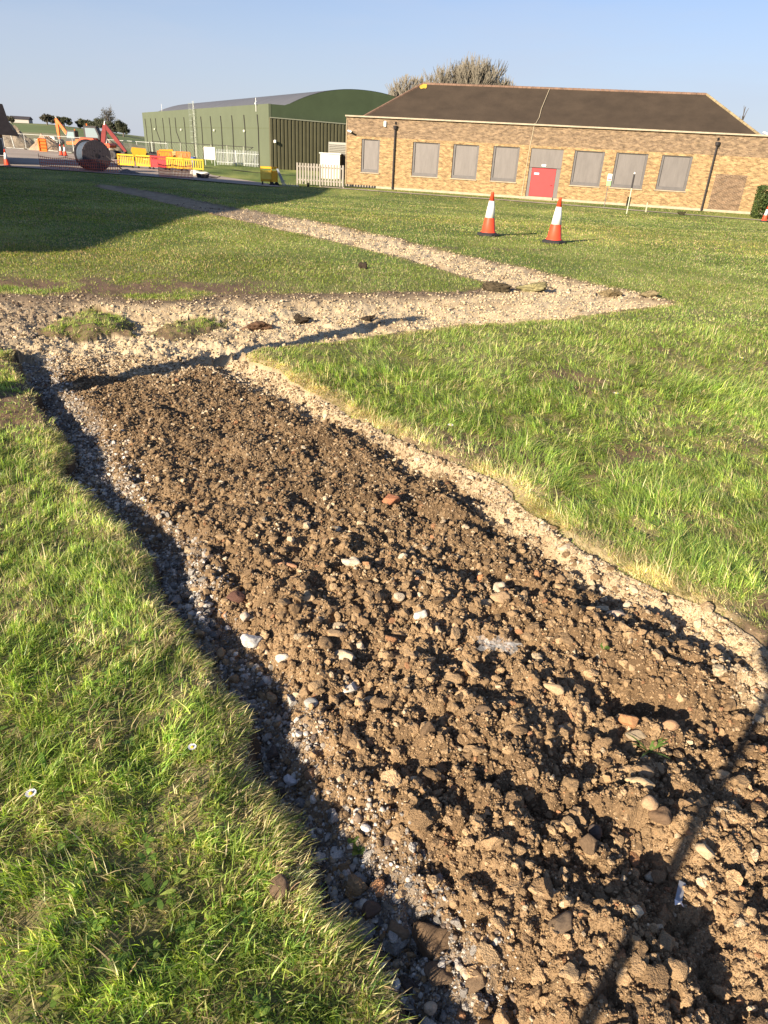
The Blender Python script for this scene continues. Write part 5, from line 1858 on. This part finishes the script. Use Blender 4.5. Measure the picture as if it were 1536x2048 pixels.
leaf_cloud('foliage', [(.65, .8, .95, 1.15, .9, .9)], 9000, .06, [(.055, .085, .02), (.09, .12, .028), (.035, .06, .016)], t, 4, box=True)
leaf_cloud('inner_foliage', [(.65, .8, .95, 1.0, .75, .85)], 5000, .09, [(.035, .055, .015)], t, 5)
p = MB()
for k in range(5): p.tube([(.05 + k * .3, .8, -.1), (.05 + k * .3 + random.uniform(-.1, .1), .8, 1.1)], .03, 5)
p.build('stems', mat('hedge_stem', (.07, .05, .035), .9), t)

M_bark = mat('bare_bark', (.20, .175, .13), .9, noise=.15, nscale=3)
M_bark2 = mat('dark_bark', (.13, .11, .09), .9)
def bare_tree(x, y, z, h, spread, label, seed, m, depth=5, group=None, thick=.16, name='bare_tree', dome=False):
    r = random.Random(seed)
    t = thing(name, label, 'tree', (x, y, z), r.uniform(0, 6), group)
    tr, br = MB(), MB()
    def grow(p, d, L, rad, lev):
        n = 3
        pts = [p]
        q = p.copy()
        dd = d.copy()
        for k in range(n):
            dd = (dd + Vector((r.uniform(-.16, .16), r.uniform(-.16, .16), .10))).normalized()
            q = q + dd * L / n
            pts.append(q.copy())
        rs = [rad * (1 - .45 * k / n) for k in range(n + 1)]
        (tr if lev == 0 else br).tube(pts, rs, 7 if lev == 0 else (4 if lev < 3 else 3), lev == 0)
        if lev >= depth: return
        kids = r.randint(3, 4) if (lev < depth - 1 or dome) else r.randint(4, 6)
        for k in range(kids):
            at = pts[r.randint(1, n)] if k else pts[-1]
            a = r.uniform(0, 6.283)
            sp = r.uniform(.28, .62) * spread
            nd = (dd + Vector((math.cos(a), math.sin(a), .1)) * sp).normalized()
            if dome and ((at.z / (.80 * h)) ** 2 + (at.x ** 2 + at.y ** 2) / (.34 * h) ** 2) > 1: continue
            grow(at, nd, L * (r.uniform(.66, .9) if dome else r.uniform(.58, .82)), max(rad * .52, .034 if dome else .02), lev + 1)
    grow(Vector((0, 0, -.2)), Vector((0, 0, 1)), h * .3, thick, 0)
    tr.build('trunk', m, t)
    br.build('branches', m, t)
    k = h / max(p[2] for p in br.v)
    t.scale = (k, k, k)
    return t
bt = [(.6, 112, 12.4, 'bare tree showing its low crown over the roof hip', 11), (3.4, 110, 14.0, 'bare tree with a rounded twiggy crown above the ridge', 12), (6.2, 113, 14.3, 'bare tree with an open gap beside its crown', 13), (8.9, 110, 15.0, 'bare tree rising highest above the brown roof', 14), (11.0, 112, 14.5, 'bare tree with upright twigs next to the highest one', 15), (13.0, 111, 13.2, 'bare tree closing the row above the brown roof', 16)]
for x, y, h, lab, sd_ in bt:
    bare_tree(x, y, BZ, h, .9, lab, sd_, M_bark, 6, 'bare trees behind the brick building', dome=True)
bare_tree(27.9, 66, 3.0, 3.6, .7, 'thin bare sapling tip over the roof end', 31, M_bark2, 2, None, .03)

# hill beyond the yard
def hill():
    xs = np.linspace(-460, 60, 150)
    ys = np.linspace(122, 520, 90)
    X, Y = np.meshgrid(xs, ys)
    r_ = X / Y
    hh = np.interp(r_, [-.9, -.55, -.46, -.42, -.37, -.335, -.3, 0], [6.0, 4.6, 4.9, 4.3, 3.0, 2.0, 1.0, .2])
    Z = BZ - .1 + hh * ss(122, 300, Y) + (fbm(X, Y, .02, 3, 5) - .5) * .6 * ss(122, 200, Y)
    n1 = fbm(X, Y, .012, 3, 6)
    band = (np.floor((Y + X * .25 + 25 * n1) / 38) % 3)
    c = np.where((band == 0)[..., None], (.17, .19, .075), np.where((band == 1)[..., None], (.24, .22, .12), (.13, .165, .06)))
    c = c * (.8 + .4 * fbm(X, Y, .08, 3, 9)[..., None])
    V = np.stack([X, Y, Z], -1).reshape(-1, 3)
    i = np.arange(V.shape[0]).reshape(X.shape)
    Q = np.stack([i[:-1, :-1], i[:-1, 1:], i[1:, 1:], i[1:, :-1]], -1).reshape(-1, 4)
    o = np_mesh('hill', V, Q, attr_mat('field', .95), c.reshape(-1, 3), True)
    tag(o, 'low grassy hill with strips of field', 'hill', kind='structure')
hill()
def hill_z(x, y):
    hh = np.interp(x / y, [-.9, -.55, -.46, -.42, -.37, -.335, -.3, 0], [6.0, 4.6, 4.9, 4.3, 3.0, 2.0, 1.0, .2])
    return BZ - .1 + float(hh) * float(ss(122, 300, np.array(float(y))))
def leafy(x, y, h, wd, label, seed, cols, bare=0.):
    z = hill_z(x, y)
    r = random.Random(seed)
    t = thing('hill_tree', label, 'tree', (x, y, z), 0, 'trees along the hill')
    lumps = []
    for k in range(9):
        a = r.uniform(0, 6.28)
        q = r.uniform(0, .8)
        lumps.append((math.cos(a) * wd * q, math.sin(a) * wd * q * .6, h * r.uniform(.35, .8), wd * r.uniform(.28, .5), wd * .35, h * r.uniform(.14, .26)))
    leaf_cloud('crown', lumps, 2600, .25, cols, t, seed)
    p = MB()
    p.tube([(0, 0, -.3), (.1, 0, h * .35), (.15, 0, h * .6)], [.3, .22, .1], 6)
    for k in range(6):
        a = r.uniform(0, 6.28)
        p.tube([(.1, 0, h * .35), (math.cos(a) * wd * .5, math.sin(a) * wd * .3, h * r.uniform(.6, .85))], [.1, .03], 4)
    p.build('trunk', M_bark2, t)
ev = [(.085, .092, .05), (.115, .115, .065), (.06, .068, .04)]
gb = [(.105, .095, .065), (.085, .08, .055), (.12, .11, .08)]
leafy(-121, 262, 3.6, 3.2, 'low brown tree on the skyline beyond the leaning pole', 41, gb)
leafy(-133, 262, 2.6, 2.0, 'dim tree on the skyline beside the dark roof', 42, gb)
leafy(-113.6, 258, 3.2, 3.2, 'dark tree on the skyline behind the digger arm', 43, ev)
leafy(-110, 262, 2.4, 2.2, 'dark rounded tree beside the digger cab on the skyline', 44, ev)
leafy(-106, 262, 2.2, 2.0, 'small dark tree alone between the two diggers', 45, ev)
leafy(-101.5, 250, 3.4, 3.6, 'broad dark bush at the foot of the tallest hill tree', 46, ev)
leafy(-97, 245, 4.4, 4.2, 'wide evergreen right of the tall grey hill tree', 47, ev)
leafy(-91, 240, 4.2, 3.8, 'dense evergreen closer to the hangar wall', 48, ev)
leafy(-86, 236, 4.6, 3.0, 'dense evergreen touching the edge of the green hangar', 49, ev)
t = bare_tree(-97, 254, hill_z(-97, 254), 8.6, 1.1, 'tall grey leafless tree above the hill evergreens', 50, M_bark2, 5, 'trees along the hill', .25, 'hill_tree')
leaf_cloud('twig_haze', [(0, 0, 5.6, 2.6, 2.4, 2.3), (-1.2, 0, 4.4, 2.0, 2, 1.6), (1.2, 0, 4.6, 2.0, 2, 1.6)], 900, .2, gb, t, 3)
t = thing('far_barn', 'tiny dark roofed barn on the skyline', 'barn', (-148.5, 300, hill_z(-148.5, 300)), .1)
MB().box((0, 0, .5), (7, 4, 1.4)).build('wall', mat('barn_wall', (.4, .37, .33), .9), t)
MB().prism([(-2.4, 1.2), (2.4, 1.2), (0, 2.2)], 'x', -3.8, 3.8).build('roof', mat('barn_roof', (.05, .045, .05), .9), t)
print('done')
